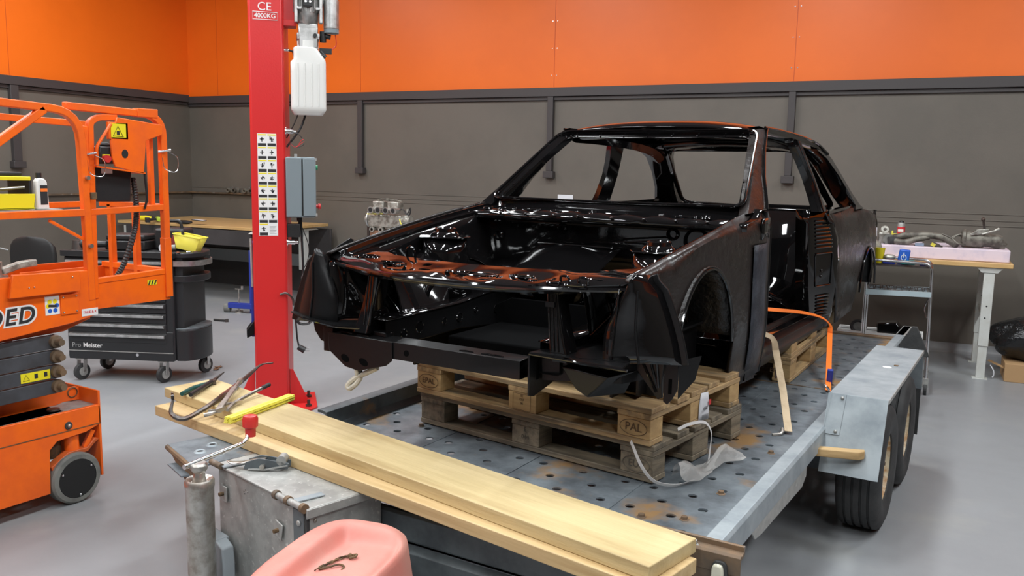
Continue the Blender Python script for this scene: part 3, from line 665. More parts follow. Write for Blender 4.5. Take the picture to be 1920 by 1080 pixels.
    for y0, y1, z in ((6.36, 6.66, 1.86), (6.62, 6.82, 1.80), (6.86, 7.0, 1.68), (7.06, 7.18, 1.55), (7.16, 7.36, 1.45), (7.10, 7.48, 1.42)):
        wo = W(4.6, z)
        wi = wo-.15 if z < 1.84 else wo-.2
        rows.append([P(s*(wo-.03), y0, z), P(s*wo, y0+.02, z), P(s*wo, y1, z), P(s*(wi), y1+.04, z+.005), P(s*(wi), y1-.02, z-.02)])
    cp = cb('rear_pillar', MB().grid(rows, True), BP)
    # rocker (sill)
    rows = []
    for y in (4.64, 5.2, 5.8, 6.3, 6.5):
        dz = -.03*(y-4.64)/1.8
        rows.append([P(s*.66, y, .75+dz), P(s*.70, y, .765+dz), P(s*.715, y, .745+dz), P(s*.80, y, .735+dz), P(s*.825, y, .72+dz), P(s*.83, y, .67+dz), P(s*.79, y, .60+dz), P(s*.74, y, .575+dz), P(s*.735, y, .55+dz), P(s*.72, y, .55+dz), P(s*.66, y, .62+dz)])
    sl = cb('door_sill', MB().grid(rows, True), 'black_satin', bevel=.003)
    build('tread_strip', MB().bar([P(s*.755, 4.70, .744), P(s*.755, 6.3, .716)], .05, .006), BPS, sl)
    build('seat_mount', MB().grid([[P(s*x, y, .70+h) for x in (.64, .55, .45)] for y, h in ((4.9, 0), (5.0, .06), (5.15, .07), (5.3, .03), (5.45, .075), (5.6, .06), (5.75, 0))]), BPS, sl, solid=.006)
    for y in (5.0, 5.12): build('hole_rim', MB().lathe([(.018, 0), (.024, .006), (.03, 0)], P(s*.655, y, .70), (-s, 0, 0), 14), BPS, sl)
    cb('lower_fender_closing', MB().prism([(4.10, .60), (4.68, .56), (4.70, .62), (4.66, .75), (4.14, .66)], .02, lambda a, b, t: P(s*(.80-t), a, b)), 'underseal', bevel=.004)
# ---- roof skin
rows = []
for j, y in enumerate((5.035, 5.05, 5.09, 5.16, 5.3, 5.55, 5.8, 6.05, 6.3, 6.45, 6.52, 6.56)):
    v = (y-5.0)/1.55; r = []
    for i in range(25):
        u = -1+2*i/24; hw = W(4.6, 1.93)-.022
        zc = interp(y, [(5.035, 1.940), (5.05, 1.953), (5.09, 1.968), (5.16, 1.980), (5.3, 1.992), (5.55, 2.0), (5.9, 1.997), (6.3, 1.972), (6.45, 1.948), (6.52, 1.925), (6.56, 1.90)])
        ze = interp(y, [(5.035, 1.928), (5.16, 1.948), (5.8, 1.948), (6.3, 1.922), (6.56, 1.88)])
        yy = y+.05*(u*u)*(1 if y < 5.2 else 0)-.05*(1-u*u)*(1 if y < 5.2 else 0)*.0
        r.append(P(u*hw, yy, ze+(zc+.014-ze)*(1-abs(u)**2.6)))
    rows.append(r)
rf = cb('roof_skin', MB().grid(rows), BPS, solid=.006)
build('header_rail', MB().grid([[P(u*.63, y-.0+.05*u*u, z-.02*u*u) for u in [-1+i/6 for i in range(13)]] for y, z in ((5.06, 1.93), (5.09, 1.905), (5.17, 1.90), (5.21, 1.94))]), BP, rf, solid=.005)
build('rear_header', MB().grid([[P(u*.55, y, z-.03*u*u) for u in [-1+i/6 for i in range(13)]] for y, z in ((6.38, 1.95), (6.40, 1.895), (6.5, 1.875), (6.57, 1.885))]), BP, rf, solid=.005)
for y in (5.55, 5.95): build('roof_bow', MB().bar([P(u*.62, y, 1.962-.03*u*u) for u in [-1+i/5 for i in range(11)]], .05, .012), BP, rf)
# rear window frame
rw = rpath([P(-.62, 7.34, 1.43), P(.62, 7.34, 1.43), P(.50, 6.58, 1.875), P(-.50, 6.58, 1.875)], .10, 7, True)
rw = dens(rw, 0)
cr = P(0, 6.95, 1.65)
cb('rear_window_frame', MB().grid([[p+(p-cr).normalized()*.045+Vector((0, 0, .0)) for p in rw], rw, [p+Vector((0, -.01, -.03)) for p in rw]], True), BP, solid=.006)
# parcel shelf, rear bulkhead, boot
cb('parcel_shelf', MB().box(XC-.74, XC+.74, 6.95, 7.40, 1.395, 1.41).prism([(-.60, 1.41), (-.30, 1.435), (.1, 1.43), (.1, 1.41)], .3, lambda a, b, t: P(a, 7.05+t, b)), BPS, bevel=.004)
rb = cb('rear_seat_panel', MB().grid([[P(x, y, z) for x in (-.70, -.3, -.28, .3, .32, .70)] for y, z in ((6.35, .78), (6.62, .80), (6.70, .86), (6.82, 1.1), (6.95, 1.39))]), BPS, solid=.008)
build('belt_ring', MB().lathe([(.035, 0), (.045, .012), (.055, 0)], P(.60, 6.82, 1.16), (0, -1, .5), 18), BPS, rb)
ft = cb('floor_pan', MB().grid([[P(x, y, z) for x in (-.68, -.4, -.18, .18, .4, .68)] for y, z in ((4.4, .78), (4.6, .72), (5.4, .712), (6.1, .712), (6.2, .76), (6.6, .79), (6.7, .73), (7.2, .72), (8.3, .74))]), BP, solid=.008)
build('seat_pan', MB().grid([[P(.12+.52*i/6, 6.12+.5*q/5, .74+.10*math.sin(PI*i/6)+.06*q/5) for i in range(7)] for q in range(6)]), 'grey_panel' if False else BP, ft, solid=.006)
for q in range(3): build('slot', MB().bar([P(.50+q*.022, 6.28, .868-.01*q), P(.505+q*.022, 6.36, .878-.01*q)], .006, .004), 'black_inner', ft)
cb('boot_panel', MB().grid([[P(u*.80, y, z-.02*u*u) for u in [-1+i/6 for i in range(13)]] for y, z in ((7.34, 1.43), (7.5, 1.425), (8.0, 1.39), (8.4, 1.34), (8.52, 1.28), (8.56, 1.1), (8.52, .85))]), BP, solid=.008)

# closing panel behind the engine bay with its wheel-arch shaped lower edge
pts = [(-.41, .712), (-.41, .95), (-.30, 1.0), (.30, 1.0), (.41, .95), (.41, .712)]+[(.36-.66*i/10, .712+.09*math.sin(PI*i/10)) for i in range(11)]
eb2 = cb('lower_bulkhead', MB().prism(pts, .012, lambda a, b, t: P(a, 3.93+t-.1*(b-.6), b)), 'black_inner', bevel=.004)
build('edge_rib', MB().tube([P(.36-.66*i/10, 3.925, .722+.09*math.sin(PI*i/10)) for i in range(11)], .008, 6), BPS, eb2)
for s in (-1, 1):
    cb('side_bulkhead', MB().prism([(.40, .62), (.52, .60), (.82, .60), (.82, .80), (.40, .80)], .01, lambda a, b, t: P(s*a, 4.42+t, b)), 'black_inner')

sf = cb('bay_dark_filler', MB().hexa([P(-.38, 3.42, .80), P(.38, 3.42, .80), P(.38, 3.95, .80), P(-.38, 3.95, .80), P(-.38, 3.42, .86), P(.38, 3.42, .86), P(.38, 3.95, .86), P(-.38, 3.95, .86)]), 'black_inner', bevel=.01)  # added black box, keeps the bay bottom dark by hiding the pallet below
for s in (-1, 1): cb('bay_dark_side_filler', MB().prism([(.49, 3.5), (.60, 3.5), (.60, 4.3), (.49, 4.3)], .01, lambda a, b, t: P(s*a, b, .93+t)), 'black_inner')  # added black strips that darken the gap beside each chassis leg

for s in (-1, 1):
    cb('bay_rib', MB().tube(bez([P(s*.735, 3.10, 1.22), P(s*.73, 3.12, 1.12), P(s*.70, 3.13, 1.055), P(s*.655, 3.16, 1.045), P(s*.61, 3.19, 1.10), P(s*.565, 3.21, 1.21)], 8), .009, 8), BPS)
    cb('bay_panel', MB().grid([[P(s*(.76-.26*q/8), 3.17+.09*math.sin(PI*q/8)+.04*math.cos(PI*i/6), .96+.29*i/6) for q in range(9)] for i in range(7)]), BPS, solid=.005)
# ================================================================ trailer
TRL = thing('trailer', 'galvanised twin-axle flatbed trailer with a perforated, rust-stained deck', 'trailer', (-1.7, 4.2, 0))
def tb(name, mb, mt='galv', parent=None, **k): return build(name, mb, mt, parent or TRL, **k)
DZ = .52
plates = [(-2.575, -2.12, -2.52), (-2.12, -1.655, -2.0635), (-1.655, -1.184, -1.599), (-1.184, -.79, -1.131)]
def plate(x0, x1, xc0, y0, y1, pitch, n):
    mb = MB(); PY = .2155; r = .0175; hs = pitch/2
    for c in range(n):
        xc = xc0+pitch*c; ph = (2.687 if c % 2 == 0 else 2.795)
        k0 = math.ceil((y0+.05-ph)/PY); yy = ph+PY*k0; prev = y0
        ys_ = []
        while yy < y1-.05: ys_.append(yy); yy += PY
        xa, xb = xc-hs, xc+hs
        if c == 0: xa_ = x0
        else: xa_ = xa
        xb_ = x1 if c == n-1 else xb
        for yc in ys_:
            ring = [(xc+r*math.cos(2*PI*q/16), yc+r*math.sin(2*PI*q/16)) for q in range(16)]
            sq = []
            for q in range(16):
                ca, sa = math.cos(2*PI*q/16), math.sin(2*PI*q/16); k_ = hs/max(abs(ca), abs(sa)); sq.append((xc+ca*k_, yc+sa*k_))
            vs = [(a, b, DZ) for a, b in ring+sq]
            mb.add(vs, [(q, (q+1) % 16, 16+(q+1) % 16, 16+q) for q in range(16)])
            mb.add([(a, b, DZ) for a, b in ring]+[(a, b, DZ-.006) for a, b in ring], [(q, (q+1) % 16, 16+(q+1) % 16, 16+q) for q in range(16)])
            mb.add([(xa, prev, DZ), (xb, prev, DZ), (xb, yc-hs, DZ), (xa, yc-hs, DZ)], [(0, 1, 2, 3)]); prev = yc+hs
        mb.add([(xa, prev, DZ), (xb, prev, DZ), (xb, y1, DZ), (xa, y1, DZ)], [(0, 1, 2, 3)])
        if xa_ != xa: mb.add([(xa_, y0, DZ), (xa, y0, DZ), (xa, y1, DZ), (xa_, y1, DZ)], [(0, 1, 2, 3)])
        if xb_ != xb: mb.add([(xb, y0, DZ), (xb_, y0, DZ), (xb_, y1, DZ), (xb, y1, DZ)], [(0, 1, 2, 3)])
    return mb
for i, (x0, x1, xc0) in enumerate(plates):
    n, p = (5, .0885) if i < 3 else (4, .0755)
    for (y0, y1) in ((2.43, 4.81), (4.815, 6.60)):
        o = tb('deck_plate', plate(x0+.0015, x1-.0015, xc0, y0, y1, p, n), 'galv_rust', flat=True)
for x in (-2.12, -1.655, -1.184):
    tb('plate_seam', MB().box(x-.004, x+.004, 2.43, 6.6, DZ-.004, DZ+.0025), 'galv_rust')
tb('plate_seam', MB().box(-2.57, -.8, 4.806, 4.818, DZ-.004, DZ+.004), 'rust_steel')
tb('rear_sill', MB().box(-2.58, -.80, 6.60, 6.66, .44, .535), 'rust_steel', bevel=.004)
for x, y in ((-.93, 2.68), (-.90, 2.98), (-2.30, 3.02), (-1.06, 2.62), (-1.21, 3.9), (-.87, 3.55)):
    tb('deck_bolt', MB().lathe([(0, .011), (.011, .011), (.012, .002), (.018, 0)], (x, y, DZ+.001), (0, 0, 1), 6), 'rust_steel', flat=True)
# right side rail, left side board
tb('side_rail', MB().prism([(-.803, .50), (-.803, .548), (-.795, .56), (-.745, .56), (-.735, .548), (-.735, .47), (-.742, .47), (-.742, .54), (-.79, .545), (-.795, .50)], 4.6, lambda a, b, t: Vector((a, 2.44+t, b))), 'galv', bevel=.002)
tb('underride_plate', MB().prism([(2.78, .50), (2.86, .43), (2.95, .42), (3.55, .40), (3.62, .43), (3.62, .53), (2.78, .53)], .006, lambda a, b, t: Vector((-.742+t, a, b))), 'galv_dull', bevel=.001)
tb('side_board', MB().prism([(-2.60, .50), (-2.60, .595), (-2.625, .60), (-2.645, .60), (-2.645, .612), (-2.615, .614), (-2.592, .606), (-2.590, .545), (-2.575, .532), (-2.560, .524), (-2.56, .50)], 3.93, lambda a, b, t: Vector((a, 2.72+t, b))), 'galv_dark', bevel=.001)
# frame underneath
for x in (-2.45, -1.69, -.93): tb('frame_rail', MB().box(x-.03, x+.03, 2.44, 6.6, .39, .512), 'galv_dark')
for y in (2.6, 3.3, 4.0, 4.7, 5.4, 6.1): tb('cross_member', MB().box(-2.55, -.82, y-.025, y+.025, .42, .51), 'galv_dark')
# fender
FX0, FX1 = -.742, -.492
fd = tb('fender', MB().prism([(3.885, .37), (4.03, .70), (5.35, .70), (5.44, .45), (5.437, .45), (5.346, .696), (4.033, .696), (3.889, .37)], FX1-FX0, lambda a, b, t: Vector((FX0+t, a, b))), 'galv', bevel=.001)
build('side_lip', MB().prism([(4.03, .70), (5.35, .70), (5.35, .682), (4.03, .682)], .004, lambda a, b, t: Vector((FX1+t, a, b))), 'galv_dull', fd)
build('inner_gusset', MB().prism([(3.93, .47), (4.03, .70), (4.033, .70), (4.0, .47)], .004, lambda a, b, t: Vector((FX0-t, a, b))).prism([(FX0, .53), (FX0+.015, .70), (FX0+.075, .70), (FX0+.068, .53)], .004, lambda a, b, t: Vector((a, 4.028-(.70-b)*.44-t, b))), 'galv', fd)
for x, z in ((FX0+.06, .685), (FX0+.05, .545)): build('rivet', MB().sph((x, 4.02-(.70-z)*.44, z), .008, 10, 6), 'galv_dull', fd)
build('sticker', MB().lathe([(0, .001), (.022, .001), (.022, 0)], (-.60, 4.75, .70), (0, 0, 1), 20), 'white', fd)
build('mud_flap', MB().box(FX0+.02, FX1-.005, 5.435, 5.445, .18, .50), 'rubber', fd)
build('reflector', MB().box(-.575, -.555, 4.80, 4.82, .70, .704), 'rust', fd)
# wheels
def wheel(y):
    c = (-.60, y, .30)
    prof = [(.165, -.085), (.20, -.098), (.25, -.10), (.285, -.088), (.297, -.075)]
    for x in (-.052, -.018, .018, .052):
        prof += [(.300, x-.006), (.290, x-.005), (.290, x+.004), (.300, x+.006)]
    prof += [(.297, .075), (.285, .088), (.25, .10), (.20, .098), (.165, .085), (.16, .06), (.16, -.06), (.165, -.085)]
    wt = tb('wheel', MB().lathe([(.168, .075), (.160, .078), (.150, .05), (.125, .035), (.11, .05), (.06, .058), (.045, .045), (.0, .045)], c, (1, 0, 0), 36), 'rim', smooth_ang=.6)
    build('tyre', MB().lathe(prof, c, (1, 0, 0), 56), 'rubber', wt, smooth_ang=.8)
    for q in range(5): a = 2*PI*q/5; build('wheel_nut', MB().cyl((c[0]+.05, c[1]+.055*math.cos(a), c[2]+.055*math.sin(a)), (c[0]+.072, c[1]+.055*math.cos(a), c[2]+.055*math.sin(a)), .009, seg=6), 'rust_steel', wt)
    for q in range(8): a = 2*PI*q/8; build('vent_hole', MB().cyl((c[0]+.0395, c[1]+.125*math.cos(a), c[2]+.125*math.sin(a)), (c[0]+.046, c[1]+.125*math.cos(a), c[2]+.125*math.sin(a)), .014, seg=10), 'black_matt', wt)
wheel(4.33); wheel(5.05)
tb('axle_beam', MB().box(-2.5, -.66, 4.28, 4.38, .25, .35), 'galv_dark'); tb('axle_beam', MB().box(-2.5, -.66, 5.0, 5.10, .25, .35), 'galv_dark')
for y in (4.33, 5.05):
    wl = tb('wheel', MB().lathe([(.168, -.075), (.15, -.05), (.11, -.05), (.0, -.045)], (-2.74, y, .30), (1, 0, 0), 30), 'rim')
    build('tyre', MB().lathe([(.165, -.085), (.25, -.10), (.297, -.075), (.30, 0), (.297, .075), (.25, .10), (.165, .085), (.16, 0), (.165, -.085)], (-2.74, y, .30), (1, 0, 0), 40), 'rubber', wl)
tb('fender', MB().prism([(3.885, .37), (4.03, .66), (5.35, .66), (5.44, .45), (5.437, .45), (5.346, .656), (4.033, .656), (3.889, .37)], .22, lambda a, b, t: Vector((-2.86+t, a, b))), 'galv_dark')
# rear corner post and lamp plate
tb('rear_corner', MB().box(-.80, -.735, 6.62, 7.05, .47, .56), 'galv_dull', bevel=.003)
tb('rear_lamp_plate', MB().prism([(-.76, .48), (-.54, .46), (-.63, .66), (-.66, .66)], .02, lambda a, b, t: Vector((a, 6.3+t, b+.02))), 'rubber', bevel=.004)
# front gate
gt = tb('front_gate', MB().prism([(2.425, .594), (2.418, .596), (2.412, .594), (2.412, .578), (2.392, .572), (2.386, .578), (2.378, .570), (2.378, .515), (2.384, .515), (2.384, .562), (2.420, .566)], 0.50, lambda a, b, t: Vector((-1.15+t, a, b))), 'rust_steel', bevel=.001)
build('top_beam', MB().box(-2.66, -1.151, 2.378, 2.43, .48, .5285), 'rust_steel', gt)
build('front_plate', MB().box(-1.149, -.66, 2.380, 2.386, .30, .56), 'rust_steel', gt)
build('lower_channel', MB().prism([(2.38, .44), (2.36, .44), (2.35, .43), (2.35, .34), (2.36, .33), (2.38, .33), (2.38, .31), (2.36, .30), (2.35, .29), (2.35, .20), (2.38, .19)], 1.35, lambda a, b, t: Vector((-2.12+t, a, b))), 'galv_dark', gt, bevel=.002)
build('upper_strip', MB().box(-2.2, -.92, 2.36, 2.38, .47, .53), 'rust_steel', gt, bevel=.003)
build('bolt', MB().lathe([(0, .012), (.011, .012), (.013, .002), (.020, 0)], (-.80, 2.398, .574), (0, 0, 1), 6), 'galv_dull', gt, flat=True)
ml = build('marker_lamp', MB().prism([(a*.8, b) for a, b in [(-.028+.010*(1-math.cos(q)) if 0 else (.024*math.copysign(abs(math.cos(q))**.5, math.cos(q))), .06*math.copysign(abs(math.sin(q))**.6, math.sin(q))) for q in [2*PI*k_/28 for k_ in range(28)]]], .022, lambda a, b, t: Vector((-.712+a, 2.378-t, .485+b))), 'lens_clear', gt, bevel=.006)
build('gasket', MB().prism([(a, b) for a, b in [(.025*math.copysign(abs(math.cos(q))**.5, math.cos(q)), .067*math.copysign(abs(math.sin(q))**.6, math.sin(q))) for q in [2*PI*k_/28 for k_ in range(28)]]], .012, lambda a, b, t: Vector((-.709+a, 2.379-t, .485+b))), 'rubber', ml)
# forward arms that carry the planks
for x in (-.86,): tb('support_arm', MB().box(x-.03, x+.03, 2.09, 2.378, .49, .529), 'galv_dull', bevel=.003)
tb('drawbar', MB().bar([(-1.90, 2.40, .20), (-1.80, 1.2, .20)], .08, .11), 'galv_dark', bevel=.004)
# toolbox, standing askew across the drawbar
TBX = (-2.642, 2.156); TA = math.radians(-12.3)
tmx = Matrix.Translation((TBX[0], TBX[1], 0)) @ Matrix.Rotation(TA, 4, 'Z')
def L3(x, y, z): return tmx @ Vector((x, y, z))
def tbl(name, mb, mt, parent=None, **k): return build(name, mb.tf(tmx), mt, parent or TRL, **k)
bx = tbl('toolbox', MB().hexa([(.012, .008, .02), (.618, .008, .02), (.618, .33, .02), (.012, .33, .02), (.012, .008, .515), (.618, .008, .515), (.618, .33, .515), (.012, .33, .515)]), 'galv_dull', bevel=.004)
lid = tbl('lid', MB().hexa([(0, 0, .520), (.635, 0, .520), (.635, .34, .520), (0, .34, .520), (0, 0, .529), (.635, 0, .529), (.635, .34, .529), (0, .34, .529)]).box(.63, .637, .0, .34, .492, .526), 'galv_dull', bx, bevel=.003)
hp = tbl('hinge_plate', MB().prism([(.545, .51), (.612, .51), (.612, .30), (.60, .27), (.565, .27), (.552, .31)], .004, lambda a, b, t: Vector((a, .006-t, b))), 'galv_dark', bx, bevel=.002)
for z in (.465, .36, .31): tbl('bolt', MB().sph((.585, .0, z), .011, 10, 6, sy=.6), 'galv_dull', hp)
tbl('hinge_tube', MB().cyl((.445, -.004, .531), (.625, -.004, .531), .012), 'galv_dull', bx)
for x in (.445, .52, .615): tbl('hinge_ring', MB().cyl((x, -.004, .531), (x+.018, -.004, .531), .0165), 'rust_steel', bx)
tbl('hinge_tube', MB().cyl((-.02, -.004, .531), (.06, -.004, .531), .012), 'rust_steel', bx)
for x in (.50, .02): tbl('hinge_strap', MB().ob((x+.055, .055, .533), (.032, .12, .005), -.12), 'galv', lid, bevel=.001)
for x, z, a in ((.455, .40, .6), (.065, .425, 0)):
    w_ = tbl('washer_plate', MB().ob((x, -.0, z), (.05, .006, .062), 0, 0, a*.35), 'galv_dull', bx, bevel=.003)
    tbl('bolt', MB().cyl((x, -.003, z), (x, -.02, z), .008, seg=8), 'rust', w_)
for x, z in ((.205, .47), (.215, .478), (.232, .473), (.21, .462)): tbl('pin_hole', MB().cyl((x, .0085, z), (x, .0070, z), .0022, seg=8), 'black_matt', bx)
tbl('side_panel', MB().box(.619, .623, .02, .32, .03, .49), 'galv_dull', bx)
for y, z in ((.04, .475), (.30, .478)): tbl('rivet', MB().sph((.624, y, z), .007, 8, 5), 'steel_worn', bx)
tbl('seal', MB().box(.616, .626, .006, .016, .25, .515), 'rubber', bx)
# bracket plate left of the toolbox, under the planks
bk = tb('bracket_plate', MB().prism([(-2.99, 2.205), (-2.67, 2.085), (-2.60, 2.35), (-2.92, 2.44)], .006, lambda a, b, t: Vector((a, b, .522+t))), 'galv_rust', bevel=.001)
build('rolled_edge', MB().tube([(-2.99, 2.205, .515), (-2.83, 2.145, .515), (-2.67, 2.085, .515)], .012, 8), 'rust_steel', bk)
build('web', MB().prism([(-2.99, .52), (-2.66, .52), (-2.66, .43), (-2.76, .43)], .006, lambda a, b, t: Vector((a, 2.205+(a+2.99)*-.375-t+.004, b))), 'rust_steel', bk)
for x, y in ((-2.80, 2.215), (-2.83, 2.30), (-2.72, 2.235)):
    build('pressed_hole', MB().lathe([(.012, .003), (.019, .006), (.026, .0)], (x, y, .528), (0, 0, 1), 18), 'galv', bk)
    build('hole', MB().cyl((x, y, .527), (x, y, .5295), .013), 'black_matt', bk)
tb('lower_bracket', MB().prism([(-2.90, 2.135), (-2.74, 2.075), (-2.70, 2.13), (-2.87, 2.20)], .006, lambda a, b, t: Vector((a, b, .475+t))), 'galv_rust')
# jockey wheel with crank
JX, JY = -2.525, 1.99
jw = tb('jockey_stand', MB().lathe([(.050, .06), (.050, .505), (.053, .515), (.053, .535), (.047, .543), (.036, .538), (.030, .53), (0, .53)], (JX, JY, 0), (0, 0, 1), 32), 'steel_worn')
build('inner_tube', MB().cyl((JX, JY, .0), (JX, JY, .1), .035), 'galv_dull', jw)
build('spindle_cap', MB().lathe([(.026, .525), (.022, .55), (.020, .565), (.030, .58), (.031, .595), (.025, .603), (0, .603)], (JX, JY, 0), (0, 0, 1), 24), 'steel_worn', jw)
ca = build('crank_arm', MB().tube(rpath([(JX-.012, JY-.055, .598), (JX-.015, JY+.02, .602), (JX-.02, JY+.235, .612), (JX-.022, JY+.262, .655)], .03), .0095, 12), 'chrome', jw)
build('handle_knob', MB().lathe([(0, -.048), (.020, -.048), (.021, -.016), (.030, -.008), (.031, .022), (.026, .034), (.012, .038), (0, .038)], (JX-.022, JY+.262, .678), (0, 0, 1), 12), 'red_knob', ca, smooth_ang=.5)
tbl('clamp_block', MB().box(-.02, .11, -.07, -.005, .10, .27).prism([(.11, .27), (.16, .25), (.17, .19), (.17, .02), (.11, .02)], .05, lambda a, b, t: Vector((a, -.065+t, b))), 'grey_panel', jw, bevel=.006)

# ================================================================ timber and tools
def plank(label, corner, ang, L_, Wd, z0, th, mtop):
    t = MB().box(0, L_, 0, Wd, 0, th)
    o = build('timber_plank', t, 'pine', None, world=False, loc=(corner[0], corner[1], z0), rz=ang, bevel=.003)
    return tag(o, label, 'plank', 'long timber planks')
pu = plank('upper of two thick pale timber planks laid across the trailer front, with tools on it', (-3.475, 2.556), math.radians(-10.0), 2.70, .256, .5755, .045, 1)
pl = plank('lower of two thick pale timber planks, its edge showing below the upper plank', (-3.385, 2.436), math.radians(-8.3), 2.62, .25, .530, .045, 1)
pu.data = pu.data.copy(); pu.data.materials.clear(); pu.data.materials.append(M['pine_top'])
TZ = .6205
# side cutting pliers
def tool(name, label, cat, loc): return thing(name, label, cat, loc)
t = tool('long_nose_pliers', 'pliers with dark green grips on the far left end of the upper plank', 'pliers', (-3.30, 2.60, TZ))
G = [(-3.275, 2.50), (-3.32, 2.60), (-3.330, 2.68), (-3.335, 2.72)]; G2 = [(-3.215, 2.50), (-3.27, 2.60), (-3.315, 2.68), (-3.335, 2.72)]
build('grip', MB().tube(bez([(x, y, TZ+.012) for x, y in G], 5), .011, 10, scale=[.9]+[1]*14+[.8]), 'green_grip', t)
build('grip', MB().tube(bez([(x, y, TZ+.013+.004) for x, y in G2], 5), .011, 10, scale=[.9]+[1]*14+[.8]), 'black_plastic', t)
build('pivot', MB().cyl((-3.338, 2.725, TZ+.004), (-3.338, 2.725, TZ+.024), .016), 'steel_dark', t)
build('jaw', MB().tube([(-3.338, 2.725, TZ+.014), (-3.375, 2.79, TZ+.022), (-3.385, 2.835, TZ+.034)], .011, 8, scale=[1, .6, .25]), 'steel_dark', t)
# pry bar
t = tool('pry_bar', 'rust-brown hooked pry bar lying across the two planks', 'pry bar', (-3.1, 2.6, TZ))
pts = bez([(-3.185, 2.385, TZ+.028), (-3.12, 2.325, TZ-.012), (-3.065, 2.345, TZ-.032), (-3.035, 2.42, TZ-.004), (-3.05, 2.50, TZ+.014), (-3.12, 2.62, TZ+.014), (-3.22, 2.79, TZ+.014), (-3.30, 2.93, TZ+.022), (-3.335, 3.03, TZ+.042), (-3.325, 3.10, TZ+.040)], 6)
n_ = len(pts)
build('shaft', MB().tube(pts, .0105, 8, scale=[.55+.45*min(1, i/8) if i < 8 else (1 if i < n_-14 else max(.35, (n_-i)/14)) for i in range(n_)]), 'steel_dark', t)
build('claw', MB().bar([(-3.19, 2.39, TZ+.032), (-3.19, 2.385, TZ+.055)], .012, .004).bar([(-3.178, 2.378, TZ+.030), (-3.172, 2.372, TZ+.05)], .012, .004), 'steel_dark', t)
build('paint_band', MB().tube([(-3.09, 2.566, TZ+.014), (-3.195, 2.748, TZ+.014)], .0112, 8), mat('worn_red', (.30, .06, .04), .45, .3, col2=(.10, .07, .06), ns=30), t)
# locking clamp
t = tool('locking_pliers', 'steel locking pliers with open jaws on the upper plank beside the yellow rule', 'locking pliers', (-2.98, 2.55, TZ))
build('body', MB().bar([(-2.915, 2.40, TZ+.012), (-3.00, 2.52, TZ+.024), (-3.10, 2.655, TZ+.034)], .026, .018), 'steel_worn', t, bevel=.004)
build('adjusting_screw', MB().cyl((-3.10, 2.655, TZ+.034), (-3.16, 2.735, TZ+.040), .009).cyl((-3.155, 2.728, TZ+.039), (-3.17, 2.75, TZ+.042), .013), 'steel_worn', t)
build('lower_jaw', MB().prism([(0, 0), (.05, .005), (.075, .03), (.06, .035), (.035, .02), (.0, .022)], .010, lambda a, b, t_: Vector((-2.93+a*.6, 2.36+a*.8+b*.2, TZ+.004+b*.6+t_))), 'steel_worn', t, bevel=.002)
build('upper_jaw', MB().tube(bez([(-2.915, 2.41, TZ+.014), (-2.915, 2.375, TZ+.010), (-2.935, 2.345, TZ+.006)], 4), .009, 8), 'steel_worn', t)
build('lever', MB().tube(bez([(-2.90, 2.44, TZ+.012), (-2.955, 2.53, TZ+.016), (-2.99, 2.64, TZ+.022), (-3.00, 2.735, TZ+.035)], 5), .0085, 8), 'steel_worn', t)
build('lever_tip', MB().cyl((-2.998, 2.725, TZ+.034), (-3.003, 2.775, TZ+.040), .0095), 'rubber', t)
build('link', MB().bar([(-2.965, 2.47, TZ+.018), (-2.945, 2.56, TZ+.018)], .012, .008), 'steel_worn', t)
# folding rule
t = tool('folding_rule', 'yellow wooden folding rule lying on the upper plank', 'folding rule', (-2.82, 2.53, TZ))
a0 = math.atan2(.40, -.055)
for q in range(5): build('segment', MB().ob((-2.812+.0035*(q % 2), 2.535+.001*q, TZ+.003+q*.0052), (.415, .0165 if q < 5 else .03, .0045), a0), 'tape_yellow', t)
for q in range(5): build('segment', MB().ob((-2.792+.0035*(q % 2), 2.538+.001*q, TZ+.003+q*.0052), (.412, .0165, .0045), a0), 'tape_yellow', t)
mk = MB()
for q in range(40):
    k_ = -.19+.38*q/39; c = Vector((-2.792, 2.538, 0))+Vector((math.cos(a0), math.sin(a0), 0))*k_; nn = Vector((math.sin(a0), -math.cos(a0), 0))
    mk.ob(c+nn*.0088+Vector((0, 0, TZ+.0125+(.004 if q % 5 == 0 else 0)*0)), (.0012, .001, .012 if q % 5 == 0 else .006), a0)
build('graduations', mk, 'ink', t)
# eccentric catch on the toolbox lid
t = tool('toggle_catch', 'worn grey steel toggle catch lying on the toolbox lid', 'catch', (-2.42, 2.27, .529))
LZ = .5295
u = Vector((.86, .50, 0)).normalized()
def q3(a, b, z): return Vector((-2.54, 2.165, LZ))+u*a+Vector((u.y, -u.x, 0))*b+Vector((0, 0, z))
build('tongue', MB().grid([[q3(a, -.014+w_, z), q3(a, .014-w_, z)] for a, z, w_ in ((-.03, .024, .010), (-.01, .016, .002), (.03, .018, 0), (.08, .032, 0), (.12, .036, 0))]), 'steel_worn', t, solid=.004)
build('cheek', MB().prism([(.04, .002), (.21, .006), (.215, .03), (.10, .046), (.05, .03)], .004, lambda a, b, t_: q3(a, .018+t_, b)), 'galv_dark', t, bevel=.001)
build('cheek', MB().prism([(.04, .002), (.21, .006), (.215, .03), (.10, .046), (.05, .03)], .004, lambda a, b, t_: q3(a, -.022+t_, b)), 'galv_dark', t, bevel=.001)
build('roller', MB().cyl(q3(.185, -.022, .038), q3(.185, .022, .038), .019), 'galv_dull', t)
build('bolt', MB().cyl(q3(.115, .018, .016), q3(.115, .036, .016), .010, seg=8), 'steel_worn', t)
build('base_strip', MB().bar([q3(.06, .026, .004), q3(.13, .030, .006), (q3(.21, .024, .022))], .012, .004), 'galv_dull', t)
